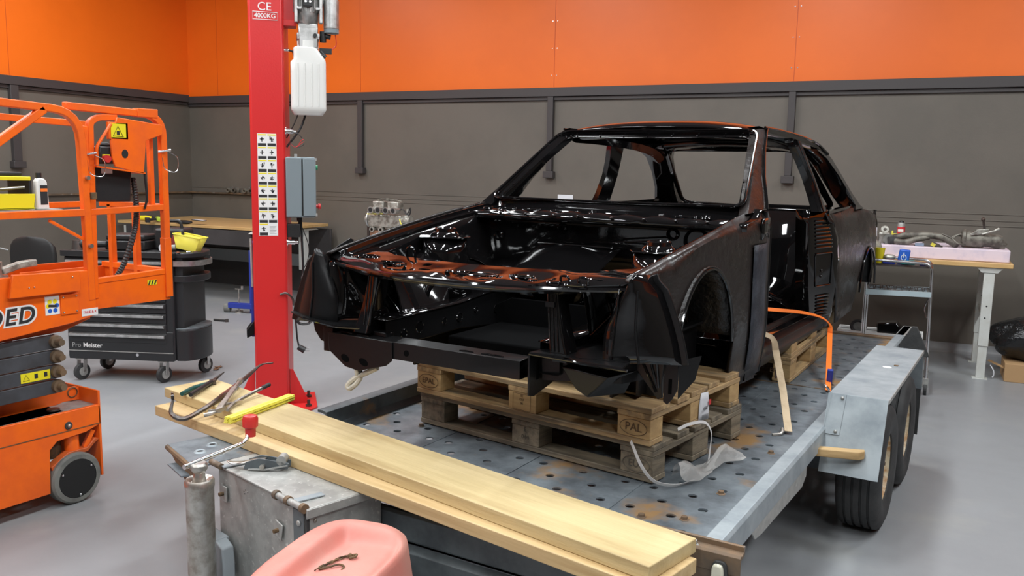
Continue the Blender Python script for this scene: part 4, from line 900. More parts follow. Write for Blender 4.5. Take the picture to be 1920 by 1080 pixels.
# faded plastic cover at the front
t = thing('plastic_cover', 'faded pink-red moulded plastic hood at the front of the trailer, rusty chain on it', 'cover', (-1.6, 1.72, .40))
rows = []
ca_ = math.radians(103)
nx, ny = 36, 40
def cov(a, b):
    # a along (-.25 .. .25), b across (-.17 .. .17)
    return Vector((-1.622, 1.70, 0))+Vector((math.cos(ca_), math.sin(ca_), 0))*a+Vector((math.sin(ca_), -math.cos(ca_), 0))*b
def ch(a, b):
    ax, bx_ = abs(a)/.30, abs(b)/.165; r_ = (ax**3.2+bx_**3.2)**(1/3.2)
    z = .615-.02*r_**2
    dip = 1/(1+math.exp(-(b+.045)*170)); inn = 1/(1+math.exp(-(.19-abs(a+.01))*110))
    z -= .048*dip*inn*max(0, min(1, (.95-r_)/.08))*(1-.35*max(0, b/.18))
    return z, r_
for i in range(44):
    r_ = i/43; row = []
    for j in range(96):
        th = 2*PI*j/96; ca2, sa2 = math.cos(th), math.sin(th)
        k_ = 1/((abs(ca2)**3.2+abs(sa2)**3.2)**(1/3.2))
        rr_ = min(1, r_*1.22); a, b = .30*k_*ca2*rr_, .165*k_*sa2*rr_
        z, _ = ch(a, b)
        if r_ > .6: z -= .035*((min(rr_, 1)-.73)/.27)**2 if rr_ > .73 else 0
        if r_*1.22 > 1: z -= (r_*1.22-1)*.62; a *= 1+.10*(r_*1.22-1)/.22; b *= 1+.06*(r_*1.22-1)/.22
        if i == 0: z, _ = ch(0, 0)
        p = cov(a, b); row.append((p.x, p.y, z))
    rows.append(row)
build('shell', MB().grid(rows, True), 'pink_plastic', t, solid=.005, smooth_ang=1.2)
build('red_tab', MB().prism([(0, 0), (.05, -.02), (.06, .10), (.02, .10)], .02, lambda a, b, t_: cov(.18-a, .15+t_)+Vector((0, 0, .36+b))), 'red', t, bevel=.004)
build('coupling_head', MB().bar([(-1.7, 1.0, .42), (-1.65, 1.55, .44)], .10, .10), 'galv_dark', t, bevel=.01)
t = thing('chain', 'short rusty chain lying in the hollow of the pink plastic hood', 'chain', (-1.6, 1.68, .60))
def cz(p): return Vector((-1.60+(p[0]+1.575)*.78, 1.725+(p[1]-1.68)*.78, .572+(p[2]-.606)*.9))
cp_ = bez([(-1.605, 1.605, .604), (-1.60, 1.64, .606), (-1.595, 1.675, .606), (-1.588, 1.715, .607), (-1.565, 1.735, .609)], 4)
cp_ = [cz(p) for p in cp_]
for i in range(0, len(cp_)-1, 2):
    a, b = cp_[i], cp_[i+1] if i+1 < len(cp_) else cp_[i]; d = (cp_[min(i+2, len(cp_)-1)]-a).normalized(); s_ = d.cross(Vector((0, 0, 1))) if (i//2) % 2 else Vector((0, 0, 1))*.5+d.cross(Vector((0, 0, 1)))*.6
    s_.normalize(); build('link', MB().tube([a+d*(.014*math.cos(q))+s_*(.006*math.sin(q)) for q in [2*PI*k_/12 for k_ in range(12)]], .0018, 6, closed=True), 'rust', t)
build('hook', MB().tube([cz(p) for p in bez([(-1.60, 1.60, .603), (-1.575, 1.625, .608), (-1.555, 1.655, .610), (-1.535, 1.66, .606), (-1.53, 1.64, .603)], 5)], .003, 6), 'rust', t)
build('shackle', MB().tube([cz(p) for p in bez([(-1.57, 1.73, .609), (-1.552, 1.745, .613), (-1.545, 1.73, .612), (-1.56, 1.715, .609)], 5)], .0035, 6).sph(cz((-1.567, 1.728, .612)), .007, 8, 6), 'rust', t)

# ================================================================ pallets
def pallet(loc, rz, mx, my, mb_, label, group, marks, skip=(), inkm='brand_ink'):
    t = thing('pallet', label, 'pallet', loc, rz, group)
    def b(name, mb, mt): return build(name, mb, mt, t, world=False, bevel=.003)
    rj = random.Random(int(loc[0]*1000))
    for y0, y1 in ((0, .10), (.3275, .4725), (.70, .80)): b('bottom_board', MB().box(0, 1.2, y0, y1, 0, .022), mx)
    for y0, y1 in ((0, .10), (.3275, .4725), (.70, .80)):
        for k_, (x0, x1) in enumerate(((0, .145), (.5275, .6725), (1.055, 1.2))):
            bl = b('block', MB().box(x0+.002, x1-.002, y0+.002, y1-.002, .022, .100), mb_)
            if y0 == 0 and k_ < len(marks) and marks[k_]: marks[k_](bl, (x0+x1)/2, .061, -.0005, t)
    for x0, x1 in ((0, .145), (.5275, .6725), (1.055, 1.2)): b('stringer_board', MB().box(x0, x1, 0, .8, .100, .122), my)
    for y0, y1 in ((0, .145), (.20, .30), (.3275, .4725), (.50, .60), (.655, .80)):
        e = rj.uniform(-.006, .006); b('top_board', MB().box(-.004+e, 1.2+e, y0, y1, .122, .144), mx)
    return t
def oval(txt, ink='brand_ink', sz=.036, ring=True):
    def f(bl, x, z, y, t):
        mx = XF[t.name] @ frame((x, y, z), (1, 0, 0), (0, 0, 1))
        if ring: build('oval_mark', MB().tube([mx @ Vector((.058*math.cos(a), .030*math.sin(a), 0)) for a in [2*PI*k_/28 for k_ in range(28)]], .0012, 4, closed=True), ink, bl)
        text(txt, sz, mx, ink, bl, 'brand_lettering', depth=.0004)
    return f
def boxmark(lines, ink='brand_ink', sz=.013):
    def f(bl, x, z, y, t):
        for i, l in enumerate(lines): text(l, sz, XF[t.name] @ frame((x, y, z+.026-i*sz*1.25), (1, 0, 0), (0, 0, 1)), ink, bl, 'brand_lettering', depth=.0004)
        if ink == 'brand_ink':
            mx = XF[t.name] @ frame((x, y, z), (1, 0, 0), (0, 0, 1))
            build('box_mark', MB().tube([mx @ Vector(p) for p in ((-.045, -.034, 0), (.045, -.034, 0), (.045, .034, 0), (-.045, .034, 0))], .001, 4, closed=True), ink, bl)
    return f
PA = math.radians(-6.75)
pallet((-2.335, 3.062, .525), PA, 'pallet_old_x', 'pallet_old_y', 'pallet_old_y', 'weathered grey pallet under the front of the car, lower of that stack of two', 'pallets under the car', (None, boxmark(('E', '044'), 'brand_grey', .026), oval('EUR', 'brand_grey', .040)))
pallet((-2.345, 3.045, .670), PA, 'pallet_x', 'pallet_y', 'block_new', 'yellowish pallet under the front of the car, upper of that stack of two', 'pallets under the car', (oval('EPAL'), boxmark(('SE', '1227', '08')), oval('PAL', sz=.044)))
# rear stack lies with its long side along the car
PB = math.radians(90+.6)
for zz, lab in ((.525, 'lower of the two pallets under the car floor behind the beige strap'), (.670, 'upper of the two pallets under the car floor behind the beige strap')):
    t = pallet((-1.105, 4.83, zz), PB, 'pallet_x', 'pallet_y', 'block_new', lab, 'pallets under the car', ())
    for k_ in (0, 1):
        pass
text('EPAL', .036, frame((-1.18, 4.827, .586), (1, .02, 0), (0, 0, 1)), 'brand_ink', bpy.data.objects['pallet.002'].children[3] if len(bpy.data.objects['pallet.002'].children) > 3 else bpy.data.objects['pallet.002'], 'brand_lettering', depth=.0004)
# dark wood packers beside the front stack
for k_, (x, y, z, lab) in enumerate(((-1.18, 3.86, .523, 'dark weathered wooden block standing on the deck behind the front pallets'),)):
    tag(build('wood_block', MB().box(-.07, .07, -.06, .06, 0, .10), 'wood_dark', None, world=False, loc=(x, y, z), rz=.1, bevel=.004), lab, 'wooden block')
tag(build('rubber_block', MB().box(-.12, .12, -.05, .05, 0, .075), 'black_matt', None, world=False, loc=(-1.32, 3.13, .816), rz=-.1, bevel=.006), 'black packing block on the right end of the upper front pallet', 'packing block')
tag(build('rubber_block', MB().box(-.12, .12, -.05, .05, 0, .075), 'black_matt', None, world=False, loc=(-2.10, 3.66, .816), rz=-.1, bevel=.006), 'black packing block added as a support on the left end of the upper front pallet', 'packing block')  # added as a support under the car, not taken from the image
# paper label stapled on the pallet
t = thing('pallet_label', 'torn white label with a red stripe hanging on the upper front pallet', 'label', (-1.10, 3.33, .70))
ly = frame((-1.095, 3.33, .735), (.18, .98, 0), (.0, 0, 1))
lb = build('sheet', MB().grid([[ly @ Vector((x*(1-.35*max(0, (z_-.01)/.05)), z_, .004*math.sin(x*60))) for x in (-.035, -.015, 0, .015, .035)] for z_ in (-.055, -.03, 0, .03, .06)]), 'paper', t, solid=.0006)
text('668', .022, ly @ Matrix.Translation((-.002, -.004, .008)), 'ink', lb, depth=.0003)
build('red_patch', MB().add([ly @ Vector(p) for p in ((.022, .005, .009), (.040, .005, .009), (.040, .028, .009), (.022, .028, .009))], [(0, 1, 2, 3)]), 'red', lb)
bc = MB()
for q in range(12): bc.add([ly @ Vector(p) for p in ((-.028+q*.0045, -.05, .008), (-.028+q*.0045+.0018, -.05, .008), (-.028+q*.0045+.0018, -.028, .008), (-.028+q*.0045, -.028, .008))], [(0, 1, 2, 3)])
build('bar_code', bc, 'ink', lb)
# white packing strap and film
t = thing('packing_strap', 'loose white plastic packing strap with torn film on the pallet corner', 'strap', (-1.12, 3.1, .53))
def ribbon(pts, w_, up=(0, 0, 1), n=6): return MB().bar(bez(pts, n), w_, .0012, up)
build('strap_loop', ribbon([(-1.25, 2.925, .692), (-1.22, 2.905, .66), (-1.17, 2.875, .60), (-1.12, 2.885, .55), (-1.06, 2.94, .532), (-1.02, 3.04, .530)], .014, (0, 1, .3)), 'white_strap', t)
build('strap_loop', ribbon([(-1.09, 3.02, .72), (-1.07, 3.10, .725), (-1.045, 3.20, .71), (-1.03, 3.24, .66), (-1.035, 3.25, .60), (-1.03, 3.22, .54)], .012, (1, 0, .3)), 'white_strap', t)
rf_ = random.Random(3)
rows = []
for i in range(15):
    u_ = i/14; c = Vector((-1.07+.10*u_, 2.98+.42*u_, .532)); wd = .06+.03*math.sin(u_*7)
    rows.append([(c.x+wd*(q/9-.5)*1.1+rf_.uniform(-.008, .008), c.y-.04*(q/9-.5)+rf_.uniform(-.012, .012), .527+.07*math.sin(PI*q/9)*(.5+.5*math.sin(u_*9+1))+rf_.uniform(0, .018)) for q in range(10)])
build('film', MB().grid(rows), 'film', t, sub=1)

# ================================================================ ratchet straps, wedge, hanging loop
t = thing('ratchet_strap', 'bright orange ratchet strap over the door sill down to the trailer deck', 'strap', (-1.0, 4.9, .53))
def W3(x, y, z): return Vector((x, y, z))
build('webbing', MB().bar(bez([W3(-1.55, 4.62, .985), W3(-1.30, 4.86, .925), W3(-1.14, 5.12, .885), W3(-1.07, 5.36, .83), W3(-1.035, 5.46, .775), W3(-1.03, 5.47, .72)], 6)+[W3(-.955, 5.10, .62), W3(-.885, 4.76, .53)], .030, .003, (.3, -.5, .8)), 'orange_strap', t)
build('ratchet', MB().ob((-.90, 4.86, .585), (.03, .02, .09), .3, .3), 'blue', t, bevel=.004)
build('hook', MB().tube(bez([(-.91, 4.80, .55), (-.885, 4.76, .53), (-.875, 4.73, .545), (-.885, 4.72, .56)], 4), .006, 8), 'chrome', t)
t = thing('lashing_strap', 'worn beige lashing strap from the car sill to a hole in the deck', 'strap', (-.9, 4.2, .53))
build('webbing', MB().bar(bez([W3(-1.25, 4.22, .91), W3(-1.11, 4.28, .885), W3(-1.075, 4.30, .855), W3(-1.062, 4.30, .81)], 6)+[W3(-.96, 4.07, .67), W3(-.875, 3.86, .535)], .034, .003, (.3, -.5, .8)), 'beige_strap', t)
build('lower_layer', MB().bar([W3(-1.065, 4.34, .79), W3(-1.06, 4.33, .66)], .030, .004, (1, 0, 0)), 'steel_dark', t)
build('hook', MB().tube(bez([(-.905, 3.87, .54), (-.90, 3.83, .528), (-.93, 3.80, .524)], 4), .008, 8), 'steel_worn', t)
tag(build('wooden_wedge', MB().prism([(-.77, 3.86), (-.56, 3.93), (-.555, 3.90), (-.575, 3.87), (-.78, 3.81)], .036, lambda a, b, t_: Vector((a, b, .455+t_))), 'block_new', bevel=.004), 'raw wooden wedge jammed between the trailer side rail and the fender', 'wedge')
t = thing('cloth_loop', 'dirty white looped strap end hanging under the left of the front cross member', 'strap', (-2.306, 2.596, 0.782))
build('loop', MB().tube(bez([(-2.200, 2.600, 0.884), (-2.253, 2.596, 0.857), (-2.306, 2.592, 0.831), (-2.345, 2.587, 0.796), (-2.336, 2.587, 0.782), (-2.306, 2.592, 0.804), (-2.288, 2.596, 0.831), (-2.292, 2.596, 0.844)], 6), .011, 8), 'cloth_dirty', t)
build('knot', MB().sph((-2.297, 2.596, 0.862), .02, 10, 7, sx=.7, sz=1.5), 'cloth_dirty', t)
build('tie', MB().tube(bez([(-2.301, 2.596, 0.884), (-2.288, 2.592, 0.866), (-2.284, 2.596, 0.844)], 4), .010, 8), 'rubber', t)
# ================================================================ two-post lift column
LA = math.atan2(.68, .73)*0
LR = Vector((.685, .729, 0)).normalized()           # across the front face, left to right in view
LN = Vector((LR.y, -LR.x, 0))                        # out of the face, towards the viewer
LO = Vector((-4.435, 4.127, 0))
LF = thing('car_lift', 'tall red two-post lift column with motor, white tank and instruction stickers', 'car lift', LO)
def lp(a, n, z): return LO+LR*a+LN*n+Vector((0, 0, z))
def lb_(name, mb, mt, parent=None, **k): return build(name, mb, mt, parent or LF, **k)
def lbox(mb, a0, a1, n0, n1, z0, z1): return mb.hexa([lp(a0, n0, z0), lp(a1, n0, z0), lp(a1, n1, z0), lp(a0, n1, z0), lp(a0, n0, z1), lp(a1, n0, z1), lp(a1, n1, z1), lp(a0, n1, z1)])
HW = .112
sec = [(-HW, -.26), (-HW, -.012), (-HW+.012, 0), (HW-.012, 0), (HW, -.012), (HW+.035, -.24), (HW+.035, -.26), (HW-.03, -.265), (HW-.03, -.20), (HW-.02, -.03), (-HW+.02, -.03), (-HW+.02, -.20), (-HW+.05, -.265)]
lb_('column', MB().prism(sec, 3.05, lambda a, b, t: lp(a, b, t+.012)), 'red_paint', bevel=.003)
lb_('base_plate', MB().prism([(-.28, .12), (.26, .12), (.30, .06), (.30, -.34), (-.28, -.34)], .014, lambda a, b, t: lp(a, b, t)), 'red_paint', bevel=.002)
for a in (-.14, .125):
    lb_('gusset', MB().prism([(0, .014), (.13, .014), (.11, .06), (.02, .26), (0, .26)], .012, lambda x, z, t: lp((HW+.008+x) if a > 0 else (-HW-.004-x), -.05-t, z)), 'red_paint', bevel=.002)
for a, n in ((.24, .05), (-.2, .05), (.25, -.2)):
    b = lb_('anchor_bolt', MB().cyl(lp(a, n, .014), lp(a, n, .06), .011, seg=8).lathe([(.022, 0), (.022, .014), (0, .014)], lp(a, n, .014), (0, 0, 1), 6), 'steel_dark')
lb_('carriage', lbox(MB(), -HW-.02, -HW+.0, -.22, -.05, .50, 1.15), 'blue', bevel=.004)
lb_('safety_chain', MB().tube([lp(-HW-.012, -.04, 1.18), lp(-HW-.008, -.04, .85)], .009, 6), 'galv_dull')
lb_('arm_end', MB().hexa([lp(-HW-.055, -.10, .50), lp(-HW-.05, .0, .50), lp(-HW, -.02, .52), lp(-HW, -.14, .52), lp(-HW-.055, -.10, .555), lp(-HW-.05, .0, .555), lp(-HW, -.02, .62), lp(-HW, -.14, .62)]), 'black_satin', bevel=.004)
# sticker sheet with 8 rows of 2 pictograms
SX0, SX1, SZ0, SZ1 = -.068, .055, 1.203, 1.885
sh = lb_('instruction_sticker', MB().prism([(SX0, SZ0), (SX1, SZ0), (SX1, SZ1), (SX0, SZ1)], .0012, lambda a, b, t: lp(a, t, b)), 'white')
yb, bb, pic = MB(), MB(), MB()
rp = random.Random(11)
ch_ = (SZ1-SZ0)/8; cw = (SX1-SX0)/2
for r_ in range(8):
    for c_ in range(2):
        x0 = SX0+c_*cw+.004; x1 = x0+cw-.008; z1 = SZ1-r_*ch_-.004; z0 = z1-ch_+.006
        if r_ == 7 and c_ == 1:
            for q in range(7): bb.hexa([lp(x0+.004, .0014, z1-.02-q*.008), lp(x1-.006-.006*(q % 3), .0014, z1-.02-q*.008), lp(x1-.006-.006*(q % 3), .0018, z1-.02-q*.008), lp(x0+.004, .0018, z1-.02-q*.008), lp(x0+.004, .0014, z1-.0185-q*.008), lp(x1-.006-.006*(q % 3), .0014, z1-.0185-q*.008), lp(x1-.006-.006*(q % 3), .0018, z1-.0185-q*.008), lp(x0+.004, .0018, z1-.0185-q*.008)])
            continue
        lbox(yb, x0, x1, .0014, .0018, z1-.008, z1)
        lbox(bb, x0, x1, .0014, .0018, z0, z0+.019)
        xm, zm = (x0+x1)/2, (z0+.019+z1-.008)/2
        lbox(pic, xm-.014, xm+.014, .0014, .0018, zm-.001, zm+.004)
        lbox(pic, xm-.004, xm+.002, .0014, .0018, zm-.016, zm+.014)
        for q in range(3):
            a = rp.uniform(-.014, .008); b = rp.uniform(-.016, .008); lbox(pic, xm+a, xm+a+.007, .0014, .0018, zm+b, zm+b+rp.uniform(.004, .012))
build('heading_strips', yb, 'yellow', sh, flat=True)['kind'] = 'stuff'; build('caption_strips', bb, 'ink', sh, flat=True)['kind'] = 'stuff'; build('pictograms', pic, 'ink', sh, flat=True)['kind'] = 'stuff'
text('CE', .075, frame(lp(-.005, .001, 2.702), LR, (0, 0, 1)), 'white', LF, 'ce_mark', depth=.0006)
fr = frame(lp(-.003, .001, 2.645), LR, (0, 0, 1))
lt = text('4000KG', .040, fr, 'white', LF, 'load_lettering', depth=.0006, bold=.0006)
build('lettering_border', MB().tube([fr @ Vector(p) for p in ((-.078, -.024, 0), (.078, -.024, 0), (.078, .024, 0), (-.078, .024, 0))], .0022, 4, closed=True), 'white', lt)
lb_('name_plate', MB().prism([(-.08, 2.755), (.075, 2.755), (.075, 2.84), (-.08, 2.84)], .002, lambda a, b, t: lp(a, t, b)), 'ink')
# motor and pump unit
MX = .27
lb_('motor_bracket', lbox(MB(), HW, .20, -.16, -.03, 2.595, 2.635).join(lbox(MB(), HW, HW+.09, -.2, -.05, 2.615, 3.065)), 'red_paint', bevel=.003)
mo = lb_('electric_motor', MB().lathe([(0, 2.605), (.060, 2.605), (.075, 2.635), (.082, 2.675), (.082, 3.115), (0, 3.115)], (lp(MX, -.06, 0).x, lp(MX, -.06, 0).y, 0), (0, 0, 1), 28), 'alu')
mc = lp(MX, -.06, 0)
fins = MB()
for q in range(22):
    a = 2*PI*q/22; d = Vector((math.cos(a), math.sin(a), 0)); e = Vector((-d.y, d.x, 0))
    fins.hexa([mc+d*r_+e*s_+Vector((0, 0, z)) for z in (2.685, 3.095) for r_, s_ in ((.078, -.002), (.096, -.0015), (.096, .0015), (.078, .002))])
build('cooling_fins', fins, 'alu', mo)['kind'] = 'stuff'
for a in (-.075, .085): build('motor_foot', lbox(MB(), MX+a-.012, MX+a+.012, -.02, .03, 2.615, 3.095), 'alu', mo, bevel=.004)
for a in (-.055, .065):
    for z in (2.695, 2.835): build('lug', lbox(MB(), MX+a-.015, MX+a+.015, .02, .045, z, z+.018), 'alu', mo, bevel=.003)
build('terminal_strip', lbox(MB(), MX-.03, MX+.03, .03, .055, 2.715, 2.905), 'black_plastic', mo, bevel=.004)
tmb = MB()
for q in range(4):
    for c_ in range(2): tmb.cyl(lp(MX-.014+.028*c_, .054, 2.745+q*.04), lp(MX-.014+.028*c_, .060, 2.745+q*.04), .008, seg=8)
build('terminals', tmb, 'chrome', mo)['kind'] = 'stuff'
lb_('pump_block', lbox(MB(), MX-.062, MX+.066, -.12, .0, 2.465, 2.615), 'alu', bevel=.006)
lb_('pump_flange', lbox(MB(), MX-.072, MX+.076, -.125, .012, 2.510, 2.550).join(lbox(MB(), MX-.058, MX+.062, .0, .02, 2.455, 2.585)), 'alu', bevel=.005)
lb_('valve_knob', MB().cyl(lp(MX+.045, .015, 2.535), lp(MX+.045, .045, 2.535), .012), 'black_plastic')
lb_('release_valve', MB().cyl(lp(MX+.10, -.03, 2.500), lp(MX+.10, -.03, 2.570), .022).join(lbox(MB(), MX+.075, MX+.155, -.045, -.01, 2.425, 2.460)), 'black_plastic')
lb_('solenoid', MB().cyl(lp(MX+.095, -.03, 2.545), lp(MX+.15, -.03, 2.535), .016), 'black_plastic')
cp_b = lb_('capacitor_box', MB().cyl(lp(MX+.155, -.02, 2.585), lp(MX+.155, -.02, 2.775), .052, seg=24).join(lbox(MB(), MX+.09, MX+.20, -.08, -.02, 2.745, 3.115)), 'alu', bevel=.004)
build('end_cap', MB().cyl(lp(MX+.155, -.02, 2.560), lp(MX+.155, -.02, 2.587), .050, seg=24), 'box_grey', cp_b)
lb_('wire', MB().tube(bez([lp(MX+.18, -.02, 2.555), lp(MX+.185, -.02, 2.485), lp(MX+.15, -.02, 2.450)], 5), .003, 6), 'red')
lb_('wire', MB().tube(bez([lp(MX+.06, .03, 3.065), lp(MX+.09, .05, 2.865), lp(MX+.13, .03, 2.795)], 5), .003, 6), 'label_red')
# white oil tank, canister shape with chamfered shoulder
def tank_sec(z):
    k_ = 1
    x0, x1 = MX-.115, MX+.115
    if z > 2.375: x0 = MX-.095
    if z > 2.375: x1 = MX+.115-(z-2.375)*.75
    if z < 2.06: x0 += .0; x1 -= 0
    return x0, x1
rows = []
for z in (2.016, 2.020, 2.032, 2.05, 2.07, 2.12, 2.20, 2.30, 2.36, 2.380, 2.40, 2.43, 2.452, 2.460):
    x0, x1 = tank_sec(z); d0, d1 = -.13, .035; e = .0
    if z < 2.05: e = .022*(1-((z-2.016)/.034))
    if z > 2.455: e = .01
    r_ = .028; cs = [(x0+e, d0+e), (x1-e, d0+e), (x1-e, d1-e), (x0+e, d1-e)]
    row = []
    for (cx, cy), (sx, sy), a0_ in zip(cs, ((1, 1), (-1, 1), (-1, -1), (1, -1)), (PI, PI*1.5, 0, PI*.5)):
        for q in range(5):
            a = a0_+PI/2*q/4; row.append(lp(cx+sx*r_+r_*math.cos(a), cy+sy*r_+r_*math.sin(a), z))
    rows.append(row)
tk = lb_('oil_tank', MB().grid([[sum(rows[0], Vector())/20]*20]+rows+[[sum(rows[-1], Vector())/20]*20], True), 'plastic_white', smooth_ang=.8)
for q in range(4): build('moulded_rib', MB().tube([lp(MX-.07+q*.045, .0335, 2.07), lp(MX-.07+q*.045, .034, 2.35)], .005, 6), 'plastic_white', tk)
build('neck', MB().cyl(lp(MX, -.04, 2.455), lp(MX, -.04, 2.50), .07, seg=24), 'plastic_white', tk)
build('filler_cap', MB().cyl(lp(MX+.075, .0, 2.415), lp(MX+.115, .0, 2.40), .014).cyl(lp(MX+.080, .0, 2.435), lp(MX+.115, .0, 2.40), .012), 'black_plastic', tk)
for z in (2.41,): lb_('hose_fitting', MB().cyl(lp(HW, -.05, z+.03), lp(HW+.035, -.05, z+.03), .009), 'chrome')
lb_('hydraulic_hose', MB().tube(bez([lp(HW+.03, -.05, 2.44), lp(HW+.06, -.04, 2.43), lp(MX-.09, -.05, 2.40)], 5), .007, 8), 'cable')
lb_('hydraulic_hose', MB().tube(bez([lp(MX-.02, -.06, 2.02), lp(MX-.06, -.06, 1.92), lp(HW+.01, -.06, 1.80)], 6), .007, 8), 'cable')
lb_('cable', MB().tube(bez([lp(MX-.07, -.06, 2.02), lp(MX-.10, -.06, 1.95), lp(HW+.01, -.06, 1.86)], 6), .004, 6), 'cable')
for z in (1.905, 1.155): lb_('limit_pin', MB().cyl(lp(HW, -.04, z), lp(HW+.055, -.04, z), .017).cyl(lp(HW+.055, -.04, z), lp(HW+.075, -.04, z), .010).cyl(lp(HW-.0, -.04, z), lp(HW+.008, -.04, z), .028), 'chrome')
for q in range(3): lb_('loose_wire', MB().tube(bez([lp(HW+.03, -.04, 1.83), lp(HW+.07, -.03, 1.80), lp(HW+.11, -.02, 1.81+.02*q), lp(HW+.125, -.02, 1.825+.012*q)], 5), .0022, 6), 'red' if q else 'cable')
lb_('loose_wire', MB().tube(bez([lp(HW+.04, -.02, 1.90), lp(HW+.09, 0, 1.885), lp(HW+.11, 0, 1.86)], 5), .003, 6), 'cable')
# control box
cbx = lb_('control_box', lbox(MB(), HW+.005, .305, -.20, .0, 1.325, 1.735), 'box_grey', bevel=.006)
build('door', lbox(MB(), HW+.0, .215, .001, .014, 1.33, 1.73), 'box_grey', cbx, bevel=.004)
build('front_cover', lbox(MB(), .225, .31, .001, .010, 1.335, 1.725), 'box_grey', cbx, bevel=.004)
build('gap_shadow', lbox(MB(), .2165, .2235, .0008, .002, 1.34, 1.72), 'black_matt', cbx)
build('up_button', MB().cyl(lp(.305, -.05, 1.665), lp(.325, -.05, 1.665), .017), 'green', cbx)
eb = build('stop_button', MB().cyl(lp(.305, -.05, 1.40), lp(.325, -.05, 1.40), .012).lathe([(0, .040), (.018, .038), (.021, .03), (.021, .022), (.012, .018)], lp(.305, -.05, 1.40), LR, 18), 'red', cbx)
build('box_eye', lbox(MB(), .17, .19, -.06, -.04, 1.735, 1.755), 'galv_dull', cbx)
for z in (1.72, 1.345): build('hinge', MB().cyl(lp(.31, .0, z-.01), lp(.31, .0, z+.01), .010), 'galv_dull', cbx)
build('cable_gland', MB().cyl(lp(.20, -.08, 1.30), lp(.20, -.08, 1.328), .018), 'black_plastic', cbx)
lb_('cable', MB().tube(bez([lp(.20, -.08, 1.31), lp(.195, -.08, 1.27), lp(.15, -.08, 1.255), lp(HW+.02, -.08, 1.26)], 6), .009, 8), 'cable')
lb_('cable', MB().tube(bez([lp(.21, -.08, 1.31), lp(.215, -.08, 1.15), lp(.22, -.08, .95), lp(.21, -.06, .90)], 6), .008, 8), 'cable')
lb_('cable', MB().tube(bez([lp(.22, -.08, 1.25), lp(.26, -.08, 1.12), lp(.25, -.08, 1.02), lp(.22, -.08, .96)], 6), .003, 6), 'cable')
lb_('junction_box', lbox(MB(), HW+.002, HW+.09, -.10, -.02, 1.10+.09, 1.28), 'black_plastic', bevel=.004)
lb_('hook_latch', MB().tube(bez([lp(HW-.05, .01, .80), lp(HW-.01, .02, .81), lp(HW+.03, .0, .77), lp(HW+.04, -.02, .72)], 5), .008, 6), 'steel_dark')
lb_('cable_coil', MB().tube([lp(HW+.11+.045*math.cos(a)*(1+.1*math.sin(a*.37)), -.05+.02*math.sin(a*.5), .60+.022*math.sin(a)) for a in [2*PI*k_/14 for k_ in range(56)]], .006, 6), 'cable')
lb_('mains_lead', MB().tube(bez([lp(HW+.05, -.05, .62), lp(HW+.055, -.05, .55), lp(HW+.06, -.05, .48), lp(HW+.07, -.04, .425)], 6), .006, 8), 'cable')
pg = lb_('mains_plug', MB().cyl(lp(HW+.065, -.04, .42), lp(HW+.11, -.03, .395), .02, .024), 'black_plastic')
for s in (-.008, .008): build('plug_pin', MB().cyl(lp(HW+.11, -.03, .40+s), lp(HW+.14, -.025, .40+s), .003, seg=6), 'chrome', pg)

# ================================================================ scissor lift
SXP = -3.95
SL = thing('scissor_lift', 'orange scissor lift platform with guard rails at the left of the hall', 'scissor lift', (SXP-.4, 1.6, 0))
def sb(name, mb, mt='lift_orange', parent=None, **k): return build(name, mb, mt, parent or SL, **k)
XB = SXP-.66                                      # far side
# chassis
sb('chassis', MB().prism([(.2, .085), (2.255, .085), (2.262, .30), (2.30, .335), (2.45, .345), (2.53, .37), (2.53, .46), (2.52, .47), (.2, .47)], .02, lambda a, b, t: Vector((SXP-t, a, b))), bevel=.003)
sb('chassis_side', MB().prism([(.2, .085), (2.255, .085), (2.262, .30), (2.30, .335), (2.53, .37), (2.53, .47), (.2, .47)], .02, lambda a, b, t: Vector((XB+t, a, b))), bevel=.003)
sb('chassis_deck', MB().box(XB, SXP-.02, .2, 2.52, .455, .468), 'galv_dull')
sb('top_plate', MB().prism([(.2, .468), (2.36, .468), (2.36, .46), (.2, .46)], .14, lambda a, b, t: Vector((SXP-.03-t, a, b))), 'steel_worn')
sb('raised_edge', MB().prism([(.2, .468), (2.40, .468), (2.44, .475), (2.53, .47), (2.53, .53), (2.50, .545), (2.40, .54), (.2, .545)], .008, lambda a, b, t: Vector((SXP-.16-t, a, b))), bevel=.002)
sb('end_plate', MB().box(XB, SXP, 2.52, 2.532, .10, .54), bevel=.002)
sb('edge_hole', MB().lathe([(.022, 0), (.024, .004), (.028, 0)], (SXP-.158, 2.485, .515), (1, 0, 0), 16), 'rust')
sb('knob', MB().lathe([(0, .014), (.028, .012), (.03, .004), (.02, 0)], (SXP-.07, 2.33, .469), (0, 0, 1), 16), 'steel_dark')
pl_ = sb('plug', MB().lathe([(0, .006), (.018, .006), (.020, .0)], (SXP, 2.36, .40), (1, 0, 0), 18), 'rubber')
build('plug_bolt', MB().sph((SXP+.006, 2.36, .40), .010, 10, 6), 'steel_worn', pl_)
sb('belt_crease', MB().box(SXP-.001, SXP+.002, .2, 2.53, .372, .376), 'rust')
whl = sb('wheel', MB().lathe([(0, .012), (.095, .012), (.098, .006), (.10, -.06)], (SXP+.005, 2.385, .128), (1, 0, 0), 32), 'black_matt', smooth_ang=.5)
build('tyre', MB().lathe([(.097, .012), (.118, .010), (.127, 0), (.128, -.05), (.120, -.07), (.09, -.07)], (SXP+.005, 2.385, .128), (1, 0, 0), 40), 'rubber_grey', whl)
for a in (.6, 2.7, 4.8): build('wheel_bolt', MB().sph((SXP+.019, 2.385+.085*math.cos(a), .128+.085*math.sin(a)), .006, 8, 5), 'chrome', whl)
